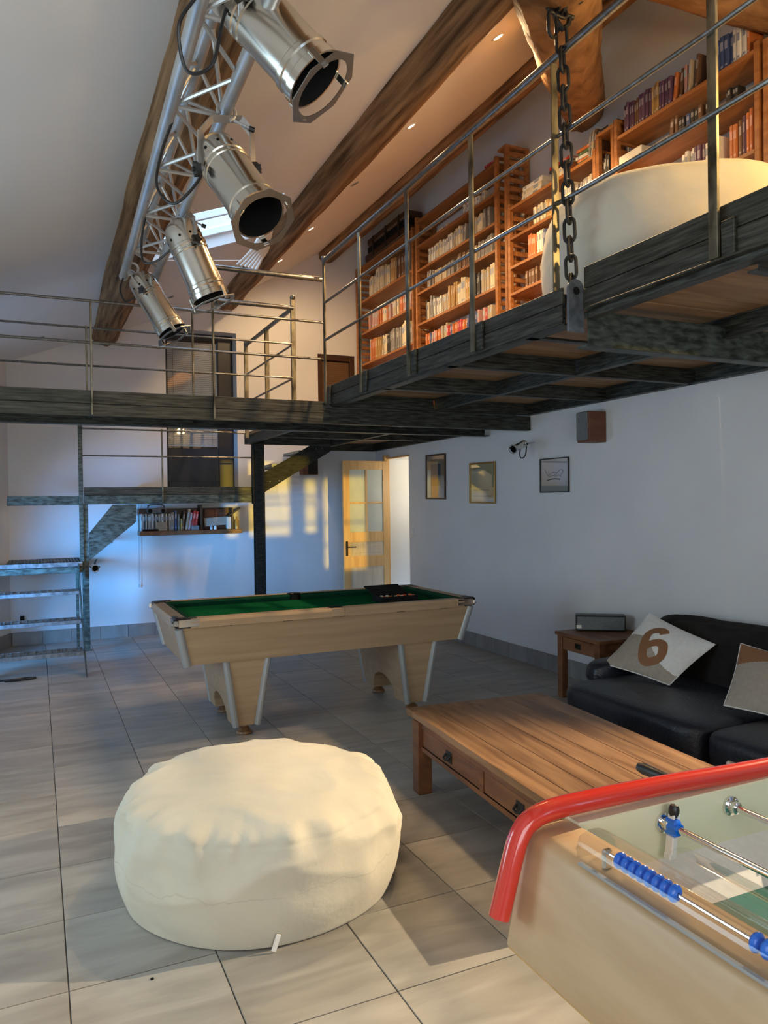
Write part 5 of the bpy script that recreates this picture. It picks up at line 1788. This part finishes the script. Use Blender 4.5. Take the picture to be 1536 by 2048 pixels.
mb.add([p + V((0, 1.215, 0)) for p in cv], [tuple(range(8))])
mb.build('score_cover', M['acryl'], fb, 60)
MB().box(0.968, 0.980, 0.445, 1.205, 0.897, 0.903, 0.002).build('cover_lip', M['grey'], fb)
mb = MB()
mb.grid(lambda u, v: V((1.150 - 0.050 * math.cos(math.pi * u), 1.12 - 0.67 * v, 0.885 + 0.045 * math.sin(math.pi * u))), 12, 6)
mb.build('goal_cover', M['acryl'], fb, 60)
MB().lathe([(0.0, 0.0), (0.008, 0.0), (0.008, 0.004), (0.005, 0.006), (0, 0.006)], (1.12, 1.343, 0.87), (0, -1, 0), 12).build('screw', M['chrome'], fb)

# ================================================================== ON THE WALLS


def picture(label, y0, y1, z0, z1, fr, tilt=0.0, t_=0.018, fw_=0.022):
    t = thing('framed_picture', label, 'picture', (XR, (y0 + y1) / 2, (z0 + z1) / 2), 0, 'framed pictures on the right wall')
    q = Matrix.Rotation(tilt, 3, 'X')
    cc = V((0, (y0 + y1) / 2, (z0 + z1) / 2))

    def Q(mb):
        mb.v = [V((p.x, 0, 0)) + V((0, cc.y, cc.z)) + q @ (V((0, p.y, p.z)) - cc) for p in mb.v]
        return mb
    x0, x1 = XR - t_ - .004, XR - .003
    mb = MB()
    mb.box(x0, x1, y0, y0 + fw_, z0, z1, .002).box(x0, x1, y1 - fw_, y1, z0, z1, .002).box(x0, x1, y0 + fw_, y1 - fw_, z1 - fw_, z1, .002).box(x0, x1, y0 + fw_, y1 - fw_, z0, z0 + fw_, .002)
    Q(mb).build('frame', fr, t)
    Q(MB().box(x0 + .008, x0 + .010, y0 + fw_, y1 - fw_, z0 + fw_, z1 - fw_)).build('glass', M['glassd'], t, 0)
    return t, Q, x0


PT, Q, x0 = picture('brown framed blue watercolour with beige mount, nearest the open door', 7.96, 8.46, 1.685, 2.242, M['mahog'], R(1.2), fw_=0.02)
Q(MB().box(x0 + .012, x0 + .014, 7.98, 8.44, 1.70, 2.22)).build('mount', M['mount'], PT, 0)
Q(MB().box(x0 + .0105, x0 + .0125, 8.09, 8.33, 1.85, 2.12)).build('painting', M['water'], PT, 0)
PT, Q, x0 = picture('gilt framed pale picture hanging between two other frames', 6.872, 7.402, 1.625, 2.08, M['gold'], R(1), fw_=0.020)
Q(MB().box(x0 + .012, x0 + .014, 6.89, 7.385, 1.64, 2.065)).build('print', mat('pale_print', (0.50, 0.46, 0.26), (0.62, 0.58, 0.36), 0.6, scale=(1, 1.5, 5)), PT, 0)
Q(MB().box(x0 + .0105, x0 + .0122, 6.95, 7.33, 1.70, 1.71).box(x0 + .0105, x0 + .0122, 7.0, 7.33, 1.765, 1.778)).build('ink_lines', mat('ink_wash', (0.20, 0.19, 0.12), rough=0.8), PT, 0)
PT, Q, x0 = picture('thin black framed ink drawing of a reclining form, nearest the sofa', 5.638, 6.075, 1.718, 2.048, M['black'], R(0.5), fw_=0.010)
Q(MB().box(x0 + .012, x0 + .014, 5.645, 6.07, 1.725, 2.04)).build('sheet', mat('drawing_paper', (0.46, 0.45, 0.40), rough=0.8), PT, 0)
mb = MB()
inkx = x0 + .0112
for pts, r_ in (([(6.00, 1.94), (5.97, 1.90), (5.94, 1.885), (5.90, 1.905), (5.86, 1.915), (5.82, 1.905), (5.78, 1.925), (5.74, 1.935), (5.73, 1.91), (5.76, 1.885)], .0022),
                ([(5.98, 1.89), (5.93, 1.87), (5.88, 1.88), (5.84, 1.873), (5.79, 1.882), (5.75, 1.868)], .002), ([(5.965, 1.838), (5.90, 1.846), (5.84, 1.850), (5.77, 1.842)], .0045),
                ([(5.95, 1.92), (5.93, 1.88)], .002), ([(5.88, 1.92), (5.85, 1.89), (5.80, 1.90)], .0018), ([(5.88, 1.812), (5.84, 1.814)], .001)):
    mb.tube(bez([(inkx, y, z) for y, z in pts], 6), r_, 5)
Q(mb).build('ink_drawing', M['blackm'], PT)

sk = thing('wall_speaker', 'brown box loudspeaker with grey grille on the right wall under the loft', 'speaker', (4.4, 5.2, 2.27))
MB().box(4.305, 4.495, 5.135, 5.290, 2.140, 2.405, 0.004).build('cabinet', M['brown'], sk)
MB().box(4.290, 4.304, 5.140, 5.286, 2.158, 2.400, 0.005).build('grille', M['grille'], sk)
sk = thing('wall_speaker', 'small brown loudspeaker on the back wall half hidden behind the upper stair', 'speaker', (3.45, 9.96, 2.17))
MB().box(3.335, 3.56, 9.90, 10.045, 2.055, 2.30, 0.004).build('cabinet', M['brown'], sk)
MB().box(3.415, 3.552, 9.887, 9.899, 2.066, 2.292, 0.005).build('grille', M['blackm'], sk)
sw = thing('light_switch', 'double light switch on the right wall just past the door opening', 'switch', (XR, 8.865, 1.26))
MB().box(XR - .010, XR - .001, 8.83, 8.90, 1.19, 1.34, .002).build('plate', M['white'], sw)
for z in (1.225, 1.30):
    MB().box(XR - .014, XR - .009, 8.845, 8.885, z - .02, z + .02, .002).build('rocker', M['paper'], sw)
o = MB().box(-0.20, -0.155, YB - .05, YB - .001, 0.30, 0.355, .004).build('socket_box', M['blackm'])
tag(o, 'small dark socket box low on the back wall behind the stair treads', 'socket')
for (z, lb) in ((0.735, 'upper pale access cover on the back wall behind the stair treads'), (0.595, 'lower pale access cover on the back wall behind the stair treads')):
    o = MB().box(-0.13, 0.14, YB - .006, YB - .0005, z - .055, z + .055, .002).build('access_cover', M['plaster'])
    tag(o, lb, 'cover plate')
pc = thing('pull_cord', 'thin pull cord hanging from the shelf end on the back wall', 'cord', (1.19, 10.0, 0.62))
MB().tube([(1.172, YB - .03, 0.66), (1.178, YB - .03, 1.30), (1.182, YB - .03, 1.68)], .0028, 5).build('string', M['grey'], pc)
MB().lathe([(0, 0), (.008, .004), (.010, .03), (.004, .045), (0, .045)], (1.172, YB - .03, 0.62), (0, 0, 1), 8).build('toggle', M['grey'], pc)

# wall shelf under the raised landing
ws = thing('wall_shelf', 'floating wooden shelf on the back wall under the raised landing', 'shelf', (1.8, 9.92, 1.3))
MB().box(1.165, 2.455, 9.80, YB - .002, 1.280, 1.335, .003).build('board', M['teakd'], ws)
MB().box(1.92, 1.945, 9.84, YB - .002, 1.336, 1.66, .002).build('divider', M['mahog'], ws)
MB().box(2.33, 2.35, 9.84, YB - .002, 1.336, 1.62, .002).build('divider', M['mahog'], ws)
MB().box(1.17, 2.36, YB - .014, YB - .004, 1.336, 1.62, .002).build('back_panel', M['mahog'], ws)
y = 9.86
x = 1.185
i = 0
CDC = ['white', 'grey', 'black', 'cream', 'black', 'beige', 'grey']
while x < 1.545:
    w = rnd.uniform(0.012, 0.020)
    c = CDC[i % 7]
    o = bpy.data.objects.new('disc_case', BME[c])
    COL.objects.link(o)
    o.scale = (0.14, w, 0.215 + rnd.uniform(-.004, .004))
    o.rotation_euler = (0, 0, R(90))
    o.location = (x + w / 2, y, 1.3365)
    tag(o, f'{c} disc case, {ORD[min(i, 34)]} from the left in the row on the wall shelf', 'disc case', 'disc cases on the wall shelf')
    x += w + .0015
    i += 1
for i, (c, x, w, h, ln_) in enumerate((('grey', 1.575, .04, .235, 0), ('blue', 1.615, .03, .25, 0), ('grey', 1.65, .03, .21, 0), ('yellow', 1.683, .02, .15, 0), ('brown', 1.72, .03, .24, -6),
                                       ('beige', 1.765, .035, .27, -10), ('pink', 1.80, .03, .22, -10), ('red', 1.84, .04, .25, -10), ('red', 1.882, .03, .24, -8))):
    o = bpy.data.objects.new('book', BME[c])
    COL.objects.link(o)
    o.scale = (0.15, w * .95, h)
    o.rotation_euler = (0, 0, R(90))
    o.rotation_euler = (Matrix.Rotation(R(90), 3, 'Z') @ Matrix.Rotation(R(ln_) * -1, 3, 'X')).to_euler() if ln_ else (0, 0, R(90))
    o.location = (x - (0.02 if ln_ else 0), 9.86 + (i % 3) * .004, 1.3365 + (0.004 if ln_ else 0))
    tag(o, f'{c} book on the wall shelf, {ORD[i]} to the right of the disc cases', 'book', 'books on the wall shelf')
rdo = thing('portable_radio', 'small grey portable radio on top of the disc cases', 'radio', (1.36, 9.9, 1.56))
MB().box(1.26, 1.50, 9.865, 9.965, 1.558, 1.625, .015).build('case', M['grille'], rdo)
MB().tube(bez([(1.28, 9.92, 1.62), (1.29, 9.92, 1.66), (1.38, 9.92, 1.668), (1.47, 9.92, 1.66), (1.48, 9.92, 1.62)], 5), .007, 7).build('handle', M['black'], rdo)
for x in (1.30, 1.46):
    MB().lathe([(0, .003), (.022, .003), (.026, 0)], (x, 9.864, 1.59), (0, -1, 0), 14).build('loudspeaker', M['blackm'], rdo)
o = MB().obox((1.43, 9.835, 1.39), (.06, .003, .052), Matrix.Rotation(R(-12), 3, 'X'), .001).build('note_card', M['greige'])
tag(o, 'plain greige card leaning against the disc cases', 'card')
o = MB().obox((1.30, 9.83, 1.348), (.10, .02, .012), Matrix.Rotation(R(6), 3, 'Z'), .008).build('cable_coil', M['blackm'])
tag(o, 'dark flat pouch lying in front of the disc cases', 'pouch')
o = MB().box(1.80, 1.90, 9.81, 9.85, 1.336, 1.395, .006).build('small_box', M['grille'])
tag(o, 'small grey box in front of the leaning red books', 'box')
o = MB().obox((2.13, 9.93, 1.44), (.15, .05, .055), Matrix.Rotation(R(-4), 3, 'Y'), .004).build('storage_box', M['greige'])
tag(o, 'tilted greige carton in the middle bay of the wall shelf', 'carton')
o = MB().box(2.0, 2.30, 9.99, 10.03, 1.336, 1.60, .003).build('picture_panel', M['brown'])
tag(o, 'dark brown board standing at the back of the wall shelf bay', 'board')
for i, x in enumerate((2.06, 2.11)):
    o = MB().lathe([(0, 0), (.018, 0), (.02, .01), (.018, .035), (.010, .045), (.010, .052), (0, .052)], (x, 9.84, 1.336), (0, 0, 1), 14).build('small_jar', M['white' if i else 'grey'])
    tag(o, ('small grey pot on the wall shelf, left of the white one', 'small white pot on the wall shelf before the carton')[i], 'pot')
o = MB().lathe([(0, 0), (.03, 0), (.032, .10), (.014, .13), (.012, .17), (0, .17)], (2.40, 9.87, 1.336), (0, 0, 1), 16).build('bottle', mat('amber_glass', (0.35, 0.20, 0.04), rough=0.2))
tag(o, 'amber bottle at the right end of the wall shelf', 'bottle')
o = MB().box(2.27, 2.325, 9.86, 9.95, 1.336, 1.50, .004).build('carton', M['paper'])
tag(o, 'tall white carton beside the amber bottle', 'carton')
o = MB().obox((2.36, 9.88, 1.56), (.10, .05, .012), Matrix.Rotation(R(-35), 3, 'Y'), .004).build('clip_lamp_head', M['iron'])
tag(o, 'dark flat lamp arm above the right end of the wall shelf', 'lamp')
o = MB().lathe([(0, 0), (.006, 0), (.006, .003), (0, .0035)], (0.335, 2.69, 0), (0, 0, 1), 8).build('floor_speck', M['blackm'])
tag(o, 'tiny dark crumb on a floor tile left of the pouf', 'crumb')
bk = thing('strap_buckle', 'black strap lying on the floor under the bottom stair tread', 'strap', (-0.25, 8.0, 0))
MB().tube(bez([(-0.40, 8.02, .008), (-0.25, 7.98, .012), (-0.12, 8.03, .01), (-0.05, 7.97, .012), (-0.16, 7.94, .012), (-0.30, 7.95, .01)], 8), .010, 6).build('webbing', M['black'], bk)
MB().box(-0.09, -0.03, 7.98, 8.01, .002, .018, .003).build('buckle', M['black'], bk)

# beam of the added spot, warming the foreground floor and pouf
lamp('added_spot_beam', 'SPOT', (4.30, 1.937, 2.345), (0.75, 2.35, 0.10), 860, SPOT_WARM, spot_size=R(58), spot_blend=0.7, shadow_soft_size=0.012)
